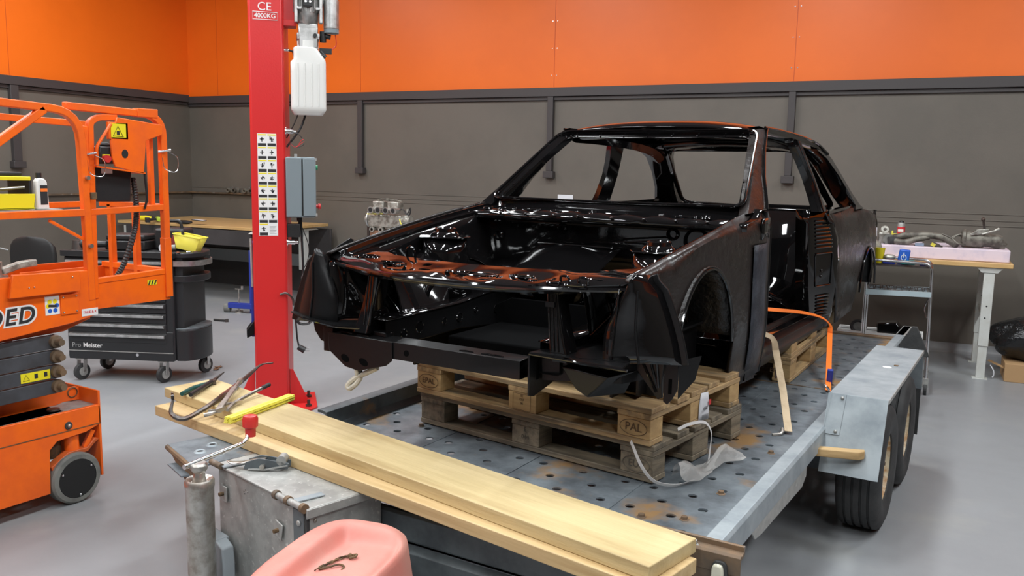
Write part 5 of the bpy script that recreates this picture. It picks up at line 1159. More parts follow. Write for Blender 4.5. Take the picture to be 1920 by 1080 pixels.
wy = sb('wheel_yoke', MB().prism([(2.27, .21), (2.36, .262), (2.46, .262), (2.50, .30), (2.53, .292), (2.50, .275), (2.46, .24), (2.36, .24), (2.275, .19)], .05, lambda a, b, t: Vector((SXP-.01-t, a, b))), mat('dull_orange', (.55, .10, .02), .5, col2=(.42, .09, .02), ns=12), bevel=.003)
build('steering_arm', MB().cyl((SXP-.05, 2.40, .26), (SXP-.05, 2.40, .335), .035).bar([(SXP-.04, 2.46, .26), (SXP-.03, 2.50, .34)], .03, .02), 'lift_orange', wy)
build('axle_post', MB().cyl((SXP-.10, 2.33, .23), (SXP-.10, 2.33, .34), .04), 'rust', wy)
sb('wheel', MB().cyl((XB-.01, 2.385, .128), (XB+.07, 2.385, .128), .128, seg=30), 'rubber_grey')
# folded scissor stack
for q in range(4):
    z0 = .565+q*.073
    for xx in (SXP-.06, XB+.02):
        a_ = sb('scissor_arm', MB().hexa([(xx, .2, z0-.030+(.10 if q % 2 else .0)*0), (xx+.03, .2, z0-.030), (xx+.03, 2.345, z0), (xx, 2.345, z0), (xx, .2, z0+.038), (xx+.03, .2, z0+.038), (xx+.03, 2.345, z0+.066), (xx, 2.345, z0+.066)]), 'scissor_grey', bevel=.003)
        if xx > -4.3:
            build('pivot_pin', MB().lathe([(0, .055), (.016, .055), (.018, .02), (.030, .018), (.033, 0), (.03, -.01)], (xx+.03, 2.335, z0+.035), (1, 0, 0), 20), 'rust_steel', a_)
st_ = sb('warning_label', MB().box(SXP-.0295, SXP-.028, 2.16, 2.30, .645+.0, .690), 'yellow', flat=True)
for q, y in enumerate((2.185, 2.232, 2.278)):
    build('pictogram', MB().tube([(SXP-.0275, y-.015, .655), (SXP-.0275, y+.015, .655), (SXP-.0275, y, .682)], .0015, 4, closed=True) if q == 0 else MB().box(SXP-.028, SXP-.0272, y-.008, y+.008, .658, .680), 'ink', st_)
# platform with toe boards
sb('platform_floor', MB().box(XB+.07, SXP-.07, .2, 2.97, .995, 1.01), 'galv_dull')
sb('toe_board', MB().prism([(.2, .845), (2.05, .865), (2.40, .90), (2.535, .925), (2.535, 1.125), (.2, 1.14)], .012, lambda a, b, t: Vector((SXP-t, a, b))), bevel=.003)
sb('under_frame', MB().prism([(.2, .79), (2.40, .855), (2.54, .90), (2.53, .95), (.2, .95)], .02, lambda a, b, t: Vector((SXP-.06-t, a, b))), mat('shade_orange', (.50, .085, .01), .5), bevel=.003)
sb('extension_toe_board', MB().box(SXP-.05, SXP-.04, 2.50, 2.995, .945, 1.09), bevel=.002)
sb('extension_end', MB().box(XB+.05, SXP-.05, 2.985, 2.995, .945, 1.09), bevel=.002)
sb('extension_toe_board', MB().box(XB+.05, XB+.06, 2.50, 2.995, .945, 1.09), bevel=.002)
sb('motor_cover', MB().prism([(2.10, 1.058), (2.44, 1.058), (2.44, 1.155), (2.12, 1.165)], .02, lambda a, b, t: Vector((SXP+.03-t, a, b))), bevel=.003)
for y, z in ((2.19, 1.10), (2.215, 1.10), (2.40, 1.13)): sb('rivet', MB().sph((SXP+.032, y, z), .004, 8, 5), 'chrome')
def sq(mb, pts, w_=.032, r=0, up=(1, 0, 0)):
    return mb.bar(rpath(pts, r, 6) if r else pts, w_, w_, up)
XI = SXP-.05
# main rails, both sides
for X_ in (SXP-.015,):
    sb('top_rail', sq(MB(), [(X_, .2, 2.02), (X_, 2.50, 1.915), (X_, 2.515, 1.40), (X_, 2.515, 1.0)], .036, .14), bevel=.004)
    sb('middle_rail', sq(MB(), [(X_, .2, 1.42), (X_, 2.50, 1.432)], .034), bevel=.003)
    sb('brace', sq(MB(), [(X_, 1.9, 1.60), (X_, 2.33, 1.915)], .036), bevel=.004)
    sb('deck_rail', sq(MB(), [(X_, .2, 1.14), (X_, 2.52, 1.135)], .03), bevel=.003)
    sb('sliding_post', sq(MB(), [(X_-.03, 2.535, 1.0), (X_-.03, 2.535, 1.85)], .036), bevel=.004)
sb('strut', sq(MB(), [(SXP-.02, 2.33, 1.40), (SXP-.02, 2.50, 1.30)], .014), bevel=.002)
# extension rails
for X_ in (XI,):
    sb('extension_hoop', sq(MB(), [(X_, 2.56, 1.0), (X_, 2.575, 1.87), (X_, 2.62, 1.895), (X_, 2.72, 1.90)], .030, .06), bevel=.003)
    sb('extension_top_rail', sq(MB(), [(X_, 2.45, 1.94), (X_, 2.985, 1.925), (X_, 2.985, .96)], .036, .11), bevel=.004)
    sb('extension_middle_rail', sq(MB(), [(X_, 2.53, 1.43), (X_, 2.98, 1.445)], .032), bevel=.003)
    sb('extension_low_rail', sq(MB(), [(X_, 2.50, 1.085), (X_, 2.98, 1.10)], .028), bevel=.003)
    sb('inner_post', sq(MB(), [(X_-.03, 2.93, 1.45), (X_-.03, 2.93, 1.88)], .026), bevel=.003)
    sb('corner_sleeve', sq(MB(), [(X_, 2.985, 1.28), (X_, 2.985, .96)], .042), bevel=.003)
    sb('rail_sleeve', sq(MB(), [(X_, 2.83, 1.932), (X_, 2.95, 1.932)], .044), bevel=.003)
sb('far_rail', sq(MB(), [(XB, .2, 1.965), (XB, 2.95, 1.885)], .034), bevel=.003)
sb('far_rail', sq(MB(), [(XB, .2, 1.42), (XB, 2.95, 1.44)], .032), bevel=.003)
for y in (2.95,): sb('far_post', sq(MB(), [(XB, y, 1.0), (XB, y, 1.885)], .034), bevel=.003)
sb('far_toe_board', MB().box(XB-.012, XB, .2, 2.98, 1.0, 1.12), bevel=.002)
sb('end_rail', sq(MB(), [(XB+.05, 2.985, 1.445), (XI, 2.985, 1.445)], .032, up=(0, 0, 1)), bevel=.003)
sb('end_rail', sq(MB(), [(XB+.05, 2.985, 1.10), (XI, 2.985, 1.10)], .03, up=(0, 0, 1)), bevel=.003)
for X_ in (SXP-.30, SXP-.52): sb('end_post', sq(MB(), [(X_, 2.985, 1.0), (X_, 2.985, 1.445)], .032), bevel=.003)
sb('cross_rail', sq(MB(), [(XB+.02, .9, 2.0), (SXP-.02, .9, 2.0)], .034, up=(0, 0, 1)), bevel=.003)
# control panel
cpn = sb('control_bracket', MB().prism([(2.66, 1.78), (2.70, 1.90), (2.96, 1.875), (2.96, 1.825), (2.86, 1.79), (2.85, 1.70), (2.84, 1.62), (2.68, 1.655), (2.665, 1.70)], .012, lambda a, b, t: Vector((XI+.04-t, a, b))), bevel=.003)
n_ = 14
build('cable_hole', MB().prism([(2.735+.018*math.cos(2*PI*q/n_), 1.72+.022*math.sin(2*PI*q/n_)) for q in range(n_)], .001, lambda a, b, t: Vector((XI+.0405+t, a, b))), 'black_matt', cpn)
build('control_shelf', MB().hexa([(XI-.12, 2.60, 1.655), (XI+.04, 2.58, 1.652), (XI+.04, 2.85, 1.62), (XI-.12, 2.87, 1.62), (XI-.12, 2.60, 1.662), (XI+.04, 2.58, 1.659), (XI+.04, 2.85, 1.627), (XI-.12, 2.87, 1.627)]), 'lift_orange', cpn)
build('front_guard', MB().tube(rpath([(XI+.035, 2.585, 1.66), (XI+.035, 2.585, 1.75), (XI+.04, 2.665, 1.865)], .02), .008, 8), 'lift_orange', cpn)
ctl = sb('control_unit', MB().box(XI-.10, XI+.025, 2.605, 2.70, 1.668, 1.755), 'black_plastic', bevel=.008)
build('joystick_boot', MB().sph((XI-.01, 2.66, 1.762), .03, 12, 6, sz=.5), 'black_matt', ctl)
build('stop_collar', MB().box(XI+.02, XI+.035, 2.62, 2.655, 1.68, 1.715), 'yellow', ctl)
build('stop_button', MB().cyl((XI+.03, 2.632, 1.695), (XI+.06, 2.628, 1.693), .018, seg=18), 'red_knob', ctl)
wl_ = sb('warning_label', MB().box(XI+.041, XI+.0425, 2.662, 2.745, 1.80, 1.868), 'yellow', flat=True)
build('triangle', MB().tube([(XI+.0435, 2.673, 1.807), (XI+.0435, 2.728, 1.805), (XI+.0435, 2.70, 1.855)], .002, 4, closed=True), 'ink', wl_)
build('hand_mark', MB().box(XI+.043, XI+.0436, 2.693, 2.708, 1.812, 1.832), 'ink', wl_)
sb('label_backing', MB().box(XI+.02, XI+.040, 2.65, 2.76, 1.79, 1.875), bevel=.003)
sb('document_box', MB().prism([(2.60, 1.655), (2.81, 1.64), (2.80, 1.475), (2.61, 1.48)], .10, lambda a, b, t: Vector((XI-.02-t, a, b))), 'black_plastic', bevel=.006)
sb('paper_slip', MB().box(XI-.019, XI-.017, 2.64, 2.70, 1.62, 1.65), 'paper')
cor = bez([(XI-.06, 2.845, 1.60), (XI-.05, 2.85, 1.45), (XI-.06, 2.84, 1.32), (XI-.10, 2.80, 1.15), (XI-.14, 2.74, 1.03)], 22)
sb('corrugated_hose', MB().tube(cor, .016, 8, scale=[1 if q % 2 else .78 for q in range(len(cor))]), 'black_plastic', smooth_ang=.3)
sb('supply_cable', MB().tube(bez([(XI+.03, 2.85, 1.63), (XI+.03, 2.858, 1.5), (XI+.02, 2.85, 1.44)], 6), .006, 8), 'cable')
sb('floor_cable', MB().tube(bez([(XI-.14, 2.74, 1.04), (XI-.10, 2.65, 1.075), (XI-.04, 2.57, 1.06), (XI-.05, 2.55, 1.03)], 6), .006, 8), 'cable')
for y, z, s_ in ((2.545, 1.71, 1), (2.97, 1.735, 1)):
    pn = sb('lock_pin', MB().cyl((XI+.01, y-.02, z), (XI+.05, y+.03, z+.012), .006), 'chrome')
    build('pin_lanyard', MB().tube(bez([(XI+.05, y+.02, z), (XI+.05, y+.07, z-.03), (XI+.05, y+.06, z-.10), (XI+.04, y+.0, z-.09), (XI+.03, y-.01, z-.03)], 6), .0022, 6), 'chrome', pn)
for z in (1.60, 1.27): sb('rail_bolt', MB().cyl((SXP, 2.515, z), (SXP+.02, 2.515, z), .010), 'steel_worn')
sb('latch', MB().box(SXP-.005, SXP+.012, 2.53, 2.56, 1.495, 1.53), 'rust', bevel=.003)
ah = sb('rail_hinge', MB().cyl((SXP-.06, 2.10, 1.15), (SXP-.06, 2.10, 1.22), .022).lathe([(.05, 0), (.05, .008), (0, .008)], (SXP-.06, 2.10, 1.148), (0, 0, 1), 6), 'steel_worn')
build('yoke', MB().bar([(SXP-.06, 2.12, 1.175), (SXP-.05, 2.20, 1.20), (SXP-.05, 2.27, 1.205)], .04, .03), 'alu_dirty', ah, bevel=.004)
build('stud', MB().cyl((SXP-.06, 2.04, 1.15), (SXP-.06, 2.04, 1.18), .012), 'steel_worn', ah)
# signs
sg = sb('emblem_sticker', MB().box(SXP, SXP+.0015, 2.277, 2.347, .955, 1.045), 'white', flat=True)
for (y, z, c_) in ((2.299, 1.018, 'yellow'), (2.325, 1.018, 'yellow'), (2.290, .998, 'yellow'), (2.334, .998, 'blue_bright'), (2.299, .975, 'blue_bright'), (2.325, .975, 'blue_bright')):
    build('dot', MB().cyl((SXP+.0015, y, z), (SXP+.0022, y, z), .0115, seg=6), c_, sg)
build('hub', MB().bar([(SXP+.0025, 2.292, 1.0), (SXP+.0025, 2.332, .995)], .012, .001, (1, 0, 0)), 'ink', sg)
sb('cover_plate', MB().box(SXP, SXP+.006, 2.352, 2.442, .948, 1.045), bevel=.002)
for y in (2.364, 2.430):
    for z in (.96, 1.033): sb('screw', MB().sph((SXP+.007, y, z), .0045, 8, 5), 'steel_worn')
sm = sb('small_sticker', MB().box(SXP, SXP+.0015, 2.457, 2.542, .926, .962), 'white', flat=True)
text('TRUE & K', .017, frame((SXP+.002, 2.499, .944), (0, 1, 0), (0, 0, 1)), 'label_red', sm, depth=.0003, bold=.0004)
text('OED', .110, frame((SXP+.0012, 2.105, .965), (0, 1, .02), (0, 0, 1)), 'white', SL, 'lettering_outline', depth=.0006, bold=.009, shear=.2, spacing=1.12)
text('OED', .105, frame((SXP+.0030, 2.105, .966), (0, 1, .02), (0, 0, 1)), 'ink', SL, 'lettering', depth=.0006, bold=.002, shear=.2, spacing=1.16)
hz = sb('hazard_sticker', MB().box(SXP-.0385, SXP-.0375, 2.855, 2.91, 1.035, 1.062), 'yellow', flat=True)
for q in range(3): build('stripe', MB().add([(SXP-.037, 2.857+q*.018, 1.037), (SXP-.037, 2.866+q*.018, 1.037), (SXP-.037, 2.876+q*.018, 1.060), (SXP-.037, 2.867+q*.018, 1.060)], [(0, 1, 2, 3)]), 'ink', hz)
# things standing on the platform rail shelf
t = thing('yellow_case', 'open bright yellow tool case on the scissor lift rail at the left edge', 'tool case', (SXP-.15, 2.05, 1.45))
build('tray', MB().prism([(1.80, 1.455), (2.275, 1.455), (2.285, 1.525), (1.80, 1.53)], .012, lambda a, b, t_: Vector((SXP-.04-t_, a, b))).box(SXP-.24, SXP-.04, 1.8, 2.28, 1.455, 1.462).box(SXP-.24, SXP-.228, 1.8, 2.28, 1.46, 1.52), 'yellow', t, bevel=.002)
build('lid', MB().prism([(1.80, 1.590), (2.27, 1.586), (2.27, 1.604), (1.80, 1.612)], .20, lambda a, b, t_: Vector((SXP-.045-t_, a, b))), 'yellow', t, bevel=.003)
build('lid_pad', MB().box(SXP-.23, SXP-.06, 1.8, 2.24, 1.606, 1.625), 'black_matt', t, bevel=.006)
build('end_wall', MB().box(SXP-.23, SXP-.05, 2.262, 2.274, 1.46, 1.59), 'black_plastic', t)
build('lettering_squiggle', MB().tube([(SXP-.043, 2.02+.012*q, 1.598+.006*math.sin(q*2.1)) for q in range(10)], .0016, 5), 'ink', t)
tag(build('silver_rod', MB().cyl((SXP-.07, 2.12, 1.545), (SXP-.07, 2.25, 1.555), .008), 'alu'), 'thin silver tool in the yellow case', 'tool')
t = thing('lubricant_bottle', 'small white bottle with black cap beside the yellow case', 'bottle', (SXP-.06, 2.31, 1.45))
build('bottle', MB().prism([(2.285, 1.452), (2.345, 1.450), (2.338, 1.58), (2.328, 1.595), (2.30, 1.60), (2.288, 1.585)], .035, lambda a, b, t_: Vector((SXP-.03-t_, a, b))), 'plastic_white', t, bevel=.006)
build('cap', MB().cyl((SXP-.048, 2.308, 1.598), (SXP-.048, 2.308, 1.622), .013), 'black_plastic', t)
build('label', MB().box(SXP-.0295, SXP-.0285, 2.302, 2.336, 1.475, 1.565), 'ink', t)
build('label_band', MB().box(SXP-.0284, SXP-.0275, 2.303, 2.335, 1.535, 1.55), 'orange_strap', t)
sb('case_shelf', MB().box(SXP-.26, SXP-.02, .6, 2.40, 1.442, 1.452), 'galv_dull')
# ================================================================ black tool cabinet
CO = Vector((-6.225, 3.839, 0)); CU = Vector((.8914, .4532, 0)); CA = math.atan2(CU.y, CU.x)
CO = CO-CU*.09
TC = thing('tool_cabinet', 'black roller tool cabinet with silver drawer handles behind the scissor lift', 'tool cabinet', CO, CA)
def kb(name, mb, mt='black_plastic', parent=None, **k): return build(name, mb, mt, parent or TC, world=False, **k)
CBX = .855
dm('cab_black', (.02, .021, .023), .38)
kb('body', MB().prism([(0, 0), (CBX, 0), (CBX, .46), (0, .46)], .79, lambda a, b, t: Vector((a, b, .175+t))), 'cab_black', bevel=.012)
kb('plinth', MB().box(.01, CBX-.01, -.008, .45, .170, .40), 'cab_black', bevel=.006)
kb('top_tray', MB().box(-.01, CBX+.02, -.03, .48, .965, 1.0).box(-.01, CBX+.02, -.03, -.02, 1.0, 1.012).box(-.01, CBX+.02, .47, .48, 1.0, 1.012), 'black_plastic', bevel=.006)
# bowed right end with shelves
cap = [(CBX, .02)]+[(CBX+.165*math.sin(a)**.7, .23-.21*math.cos(a)) for a in [PI*i/14 for i in range(1, 14)]]+[(CBX, .44)]
def capb(z0, z1): return MB().prism(cap, z1-z0, lambda a, b, t: Vector((a, b, z0+t)))
kb('end_skirt', capb(.17, .41), 'cab_black', bevel=.006)
kb('end_shelf', capb(.41, .425), 'galv_dark', bevel=.003)
kb('end_band', capb(.78, .83), 'cab_black', bevel=.004)
kb('end_band', capb(.90, .93), 'black_plastic', bevel=.004)
kb('end_top', capb(.965, 1.005), 'cab_black', bevel=.008)
kb('end_wall', MB().box(CBX, CBX+.06, .04, .42, .42, .97), 'cab_black')
kb('push_handle', MB().bar([Vector((a, b, .925)) for a, b in [(CBX+.01, -.005)]+[(CBX+.185*math.sin(q)**.7, .21-.215*math.cos(q)) for q in [PI*i/14 for i in range(2, 12)]]], .012, .04), 'alu')
zs = [(.895, .935)]
for q, (zc, x0) in enumerate(((.935, .02), (.86, .02), (.775, .02), (.69, .02), (.605, .02), (.525, .02), (.448, .02), (.370, .02))):
    dr = kb('drawer', MB().box(.02, CBX-.06, -.012, 0, zc-.062, zc+.012), 'cab_black', bevel=.004)
    build('handle', MB().prism([(-.036, zc+.002), (-.034, zc-.016), (-.024, zc-.022), (-.012, zc-.010), (-.012, zc+.006)], CBX-.10, lambda a, b, t: Vector((.03+t, a, b))), 'alu', dr, world=False, bevel=.001)
text('Pro', .050, frame(XF[TC.name] @ Vector((.075, -.010, .278)), CU, (0, 0, 1)), 'alu', TC, 'lettering', depth=.0008)
text('Meister', .050, frame(XF[TC.name] @ Vector((.205, -.010, .278)), CU, (0, 0, 1)), 'white', TC, 'lettering', depth=.0008, bold=.0006)
kb('trim_line', MB().box(.01, CBX-.01, -.012, -.008, .232, .238), 'galv_dull')
kb('lock', MB().cyl((.56, -.006, .215), (.56, -.014, .215), .012), 'chrome')
for x, y in ((.09, .03), (CBX-.105, .03), (.09, .40), (CBX+.06, .40)):
    c = kb('caster', MB().bar([(x, y-.03, .165), (x, y+.03, .165)], .07, .012), 'galv_dull')
    build('fork', MB().bar([(x-.025, y, .162), (x-.028, y-.01, .065)], .004, .05, (0, 1, 0)).bar([(x+.025, y, .162), (x+.028, y-.01, .065)], .004, .05, (0, 1, 0)), 'alu', c, world=False)
    build('wheel', MB().lathe([(0, -.017), (.048, -.017), (.062, -.015), (.064, 0), (.062, .015), (.048, .017), (0, .017)], (x, y-.01, .064), (.9, -.4, 0), 26), 'rubber', c, world=False)
    build('hub', MB().cyl((x-.022, y, .064), (x+.022, y-.02, .064), .034), 'galv_dull', c, world=False)
def kt(name, mb, mt, label, cat, group=None, **k):
    mb.tf(XF[TC.name]); return tag(build(name, mb, mt, **k), label, cat, group)
def kthing(name, label, cat, x, y): return thing(name, label, cat, XF[TC.name] @ Vector((x, y, 1.0)), CA)
ZC = 1.001
t = kthing('angle_grinder', 'dark power sander at the left end of the tool cabinet top', 'power tool', .12, .12)
build('motor_body', MB().lathe([(0, 0), (.035, 0), (.04, .03), (.036, .10), (.026, .13), (.024, .20), (0, .21)], (-.06, 0, .045), (1, .2, 0), 18), 'black_plastic', t, world=False)
build('head', MB().cyl((-.07, 0, .0), (-.07, 0, .075), .05, .04), 'steel_dark', t, world=False)
build('accent', MB().cyl((.01, .014, .045), (.03, .018, .045), .041), mat('dull_red', (.22, .05, .04), .5), t, world=False)
t = kthing('spanner', 'bright double ended spanner on the tool cabinet top', 'spanner', .13, .02)
build('shank', MB().bar([(-.05, 0, .006), (.07, .01, .006)], .012, .006), 'chrome', t, world=False)
build('jaw', MB().cyl((-.06, 0, .002), (-.06, 0, .010), .014).cyl((.08, .01, .002), (.08, .01, .010), .014), 'chrome', t, world=False)
t = kthing('power_tool_case', 'black power tool case with red trim on the tool cabinet', 'tool case', .40, .28)
build('base', MB().box(-.16, .16, -.12, .12, .002, .075), 'black_plastic', t, world=False, bevel=.01)
build('lid', MB().box(-.155, .155, -.115, .115, .078, .12), 'black_plastic', t, world=False, bevel=.012)
for x in (-.09, .09): build('latch', MB().box(x-.02, x+.02, -.128, -.115, .055, .095), 'red_knob', t, world=False, bevel=.003)
t = kthing('carrying_case', 'tall black case with a top handle at the back of the tool cabinet', 'tool case', .71, .34)
build('shell', MB().box(-.12, .12, -.09, .11, .002, .17), 'black_plastic', t, world=False, bevel=.02)
build('handle', MB().tube(rpath([(-.07, 0, .165), (-.06, 0, .225), (.06, 0, .225), (.07, 0, .165)], .03), .012, 8), 'black_matt', t, world=False)
build('red_panel', MB().box(.03, .11, -.095, -.089, .03, .12), mat('case_red', (.22, .03, .03), .5), t, world=False)
t = kthing('paper_roll', 'small white paper roll lying on the tool cabinet', 'paper roll', .74, .08)
build('roll', MB().lathe([(.012, 0), (.032, 0), (.032, .07), (.012, .07), (.012, 0)], (0, 0, .034), (.3, 1, 0), 22), 'paper', t, world=False)
build('core', MB().cyl((0, -.001, .034), (.02, .072, .034), .0115), 'black_matt', t, world=False)
kt('spray_nozzle', MB().cyl((.72, .18, 1.025), (.79, .20, 1.03), .022, .022), 'bench_grey', 'short grey tube beside the yellow tray', 'tube')
t = kthing('yellow_tray', 'pale yellow plastic tray tilted on the right end of the tool cabinet', 'tray', .90, .20)
tr_ = MB()
def ty(x, y, z): return Vector((x*math.cos(-.18)-z*math.sin(-.18)*1, y, .055+x*math.sin(-.18)+z))
lo_, hi_ = (.075, .05), (.105, .075)
rows = [[ty(-hi_[0], -hi_[1], .07), ty(hi_[0], -hi_[1], .07), ty(hi_[0], hi_[1], .07), ty(-hi_[0], hi_[1], .07)], [ty(-lo_[0], -lo_[1], -.04), ty(lo_[0], -lo_[1], -.04), ty(lo_[0], lo_[1], -.04), ty(-lo_[0], lo_[1], -.04)], [ty(-.01, 0, -.04)]*4]
build('basin', MB().grid(rows, True), 'tape_yellow', t, world=False, solid=.004)
build('rim', MB().bar(rows[0], .014, .006, closed=True), 'tape_yellow', t, world=False)
for x, y, a in ((.93, .08, .5), (.98, .1, 1.2), (.88, .03, -.4)):
    kt('bolt_piece', MB().cyl((x, y, 1.008), (x+.03*math.cos(a), y+.03*math.sin(a), 1.010), .006), 'chrome', 'small bright fastener in front of the yellow tray', 'fastener', 'fasteners by the yellow tray')
# swivel chair behind the cabinet
t = thing('swivel_chair', 'black swivel chair back peeping out left of the tool cabinet', 'chair', (-7.05, 3.95, 0), .3)
rows = [[(x*(1-min(1, abs(z-.885)/.175)**3.5)**.4, .03*(x/.2)**2, z) for x in (-.22, -.2, -.1, 0, .1, .2, .22)] for z in (.712, .72, .735, .76, .80, .85, .92, .98, 1.02, 1.04, 1.052, 1.059)]
build('backrest', MB().grid(rows), 'black_matt', t, world=False, solid=.05)
build('seat', MB().lathe([(0, .0), (.24, .0), (.25, .03), (.24, .06), (0, .07)], (0, -.25, .46), (0, 0, 1), 20), 'black_matt', t, world=False)
build('post', MB().cyl((0, -.25, .08), (0, -.25, .46), .025).bar([(0, -.2, .45), (0, .05, .47), (0, .05, .8)], .05, .012, (0, 1, 0)), 'steel_dark', t, world=False)
for q in range(5):
    a = 2*PI*q/5; l_ = build('base_arm', MB().bar([(0, -.25, .09), (.28*math.cos(a), -.25+.28*math.sin(a), .07)], .04, .025), 'black_plastic', t, world=False)
    build('castor', MB().cyl((.28*math.cos(a)-.02, -.25+.28*math.sin(a), .028), (.28*math.cos(a)+.02, -.25+.28*math.sin(a), .028), .027), 'black_plastic', l_, world=False)
tag(build('looped_cable', MB().tube(bez([(-6.66, 3.58, 1.0), (-6.74, 3.52, 1.02), (-6.82, 3.52, .98), (-6.86, 3.54, .88)], 6), .005, 6), 'bench_grey'), 'thin grey cable arching in front of the black chair', 'cable')

# ================================================================ helpers for the turned room
def wthing(name, label, cat, x, y, z=0, rz=0, group=None): return thing(name, label, cat, R(x, y, z), WANG+rz, group)
def wb(name, mb, mt, parent, **k): return build(name, mb.tf(ROOM), mt, parent, **k)
# left workbench
t = wthing('workbench', 'light wood topped workbench with pale grey legs behind the red column', 'workbench', -8.3, 8.4)
wb('worktop', MB().box(-9.45, -7.03, 7.90, 9.15, .895, .93), 'bench_top', t, bevel=.004)
for x, y in ((-7.14, 7.95), (-7.14, 8.78), (-9.3, 7.95), (-9.3, 8.9)):
    wb('leg', MB().box(x-.05, x-.008, y-.04, y+.04, .35, .87).box(x+.008, x+.05, y-.04, y+.04, .0, .87), 'bench_white', t, bevel=.003)
wb('end_bracket', MB().hexa([(-7.22, 7.86, .86), (-7.06, 7.86, .86), (-7.06, 8.98, .86), (-7.22, 8.98, .86), (-7.20, 7.90, .885), (-7.08, 7.90, .885), (-7.08, 8.94, .885), (-7.20, 8.94, .885)]), 'bench_white', t)
wb('modesty_panel', MB().box(-9.3, -7.2, 7.90, 7.92, .70, .885), 'wall_dark', t)
wb('rear_panel', MB().box(-9.35, -6.95, 9.12, 9.15, .34, .50), 'grey_panel', t)
wb('bench_shade_sheet', MB().box(-9.35, -7.0, 9.16, 9.18, .0, .86), 'wall_dark', t)  # shade under the bench, put in as a dark sheet before the wall
ZB = .9315
def drill(label, x, y, c, rz):
    t = wthing('cordless_drill', label, 'drill', x, y, ZB, rz)
    build('body', MB().lathe([(0, -.09), (.03, -.085), (.033, 0), (.026, .05), (.018, .08), (.012, .11), (0, .11)], (0, 0, .04), (1, 0, 0), 16), c, t, world=False)
    build('grip', MB().bar([(-.03, 0, .04), (-.05, .12, .035)], .035, .03), 'black_plastic', t, world=False, bevel=.005)
    build('battery', MB().box(-.10, -.01, .11, .16, .0, .06), 'black_plastic', t, world=False, bevel=.006)
    build('chuck', MB().cyl((.08, 0, .04), (.13, 0, .04), .018, .012), 'black_matt', t, world=False)
drill('yellow and black cordless drill at the far left of the workbench', -9.02, 7.98, 'yellow', .3)
drill('lime and black cordless drill beside the yellow one on the workbench', -8.78, 7.95, mat('lime', (.45, .6, .05), .45), 2.6)
t = wthing('pair_of_gloves', 'black work gloves lying on the workbench', 'gloves', -8.3, 7.92, ZB)
build('glove', MB().sph((0, 0, .022), .09, 14, 8, sx=1.5, sy=.6, sz=.25), 'black_matt', t, world=False)
build('cuff', MB().sph((-.13, .02, .025), .05, 12, 8, sx=.9, sy=.8, sz=.5), 'paper', t, world=False)
t = wthing('phone', 'white edged black phone on the gloves on the workbench', 'phone', -8.08, 7.95, ZB)
build('case', MB().ob((0, 0, .05), (.17, .08, .010), .1, 0, .06), 'black_matt', t, world=False, bevel=.003)
build('screen', MB().ob((0, -.0, .0565), (.155, .068, .001), .1, 0, .06), 'paper', t, world=False)
# rack of inlet manifolds on the ledge
for q, x in enumerate((-8.74, -8.44)):
    t = wthing('inlet_manifold', 'dark grimy inlet manifold on the wall ledge, %s of the two' % ('left' if q == 0 else 'right'), 'manifold', x, 9.24, 1.283)
    for s in (-.055, .055): build('runner', MB().lathe([(.018, 0), (.030, 0), (.036, .09), (.022, .09), (.018, 0)], (s, -.05, .03), (0, 1, .1), 14), 'gear_dirty', t, world=False)
    build('flange', MB().box(-.11, .11, -.012, .03, .002, .05), 'gear_dirty', t, world=False, bevel=.006)
    build('stud', MB().cyl((.02, 0, .045), (.0, 0, .085), .006), 'steel_dark', t, world=False)
# blue creeper / crane leg on the floor behind the column
t = wthing('engine_crane', 'blue steel crane leg with castor on the floor behind the red column', 'crane', -6.7, 7.45)
wb('leg', MB().bar([(-7.08, 7.38, .085), (-6.76, 7.45, .085)], .06, .06), 'blue', t, bevel=.004)
wb('castor', MB().cyl((-7.14, 7.37, .05), (-7.08, 7.40, .05), .048, seg=22), 'rubber_grey', t)
wb('screw_foot', MB().cyl((-6.97, 7.42, .0), (-6.97, 7.42, .02), .045).cyl((-6.97, 7.42, .02), (-6.97, 7.42, .27), .009).bar([(-7.02, 7.42, .27), (-6.92, 7.42, .272)], .012, .012).cyl((-6.92, 7.42, .27), (-6.92, 7.42, .31), .014), 'steel_worn', t)
wb('mast', MB().bar([(-6.80, 7.47, .0), (-6.80, 7.47, .72)], .06, .06, (0, 1, 0)), 'blue', t)
t = wthing('socket_wrench', 'black ratchet handle on the floor left of the red column', 'wrench', -6.72, 6.88)
build('handle', MB().cyl((-.10, 0, .014), (.04, .02, .014), .011), 'black_matt', t, world=False)
build('head', MB().cyl((.06, .02, .001), (.06, .02, .03), .020), 'steel_dark', t, world=False)
for q, (x, y, a) in enumerate(((-5.78, 4.62, .3), (-5.70, 4.72, 1.4), (-5.66, 4.66, 2.2))):
    tag(build('fallen_leaf', MB().grid([[(x+.03*math.cos(a)*u+.02*math.sin(a)*v, y+.03*math.sin(a)*u-.02*math.cos(a)*v, .004+.010*abs(u*v)) for u in (-1, -.4, .3, 1)] for v in (-1, 0, 1)]), 'leaf', solid=.001), 'crumpled dry brown leaf on the floor in front of the tool cabinet', 'leaf', 'dry leaves on the floor')

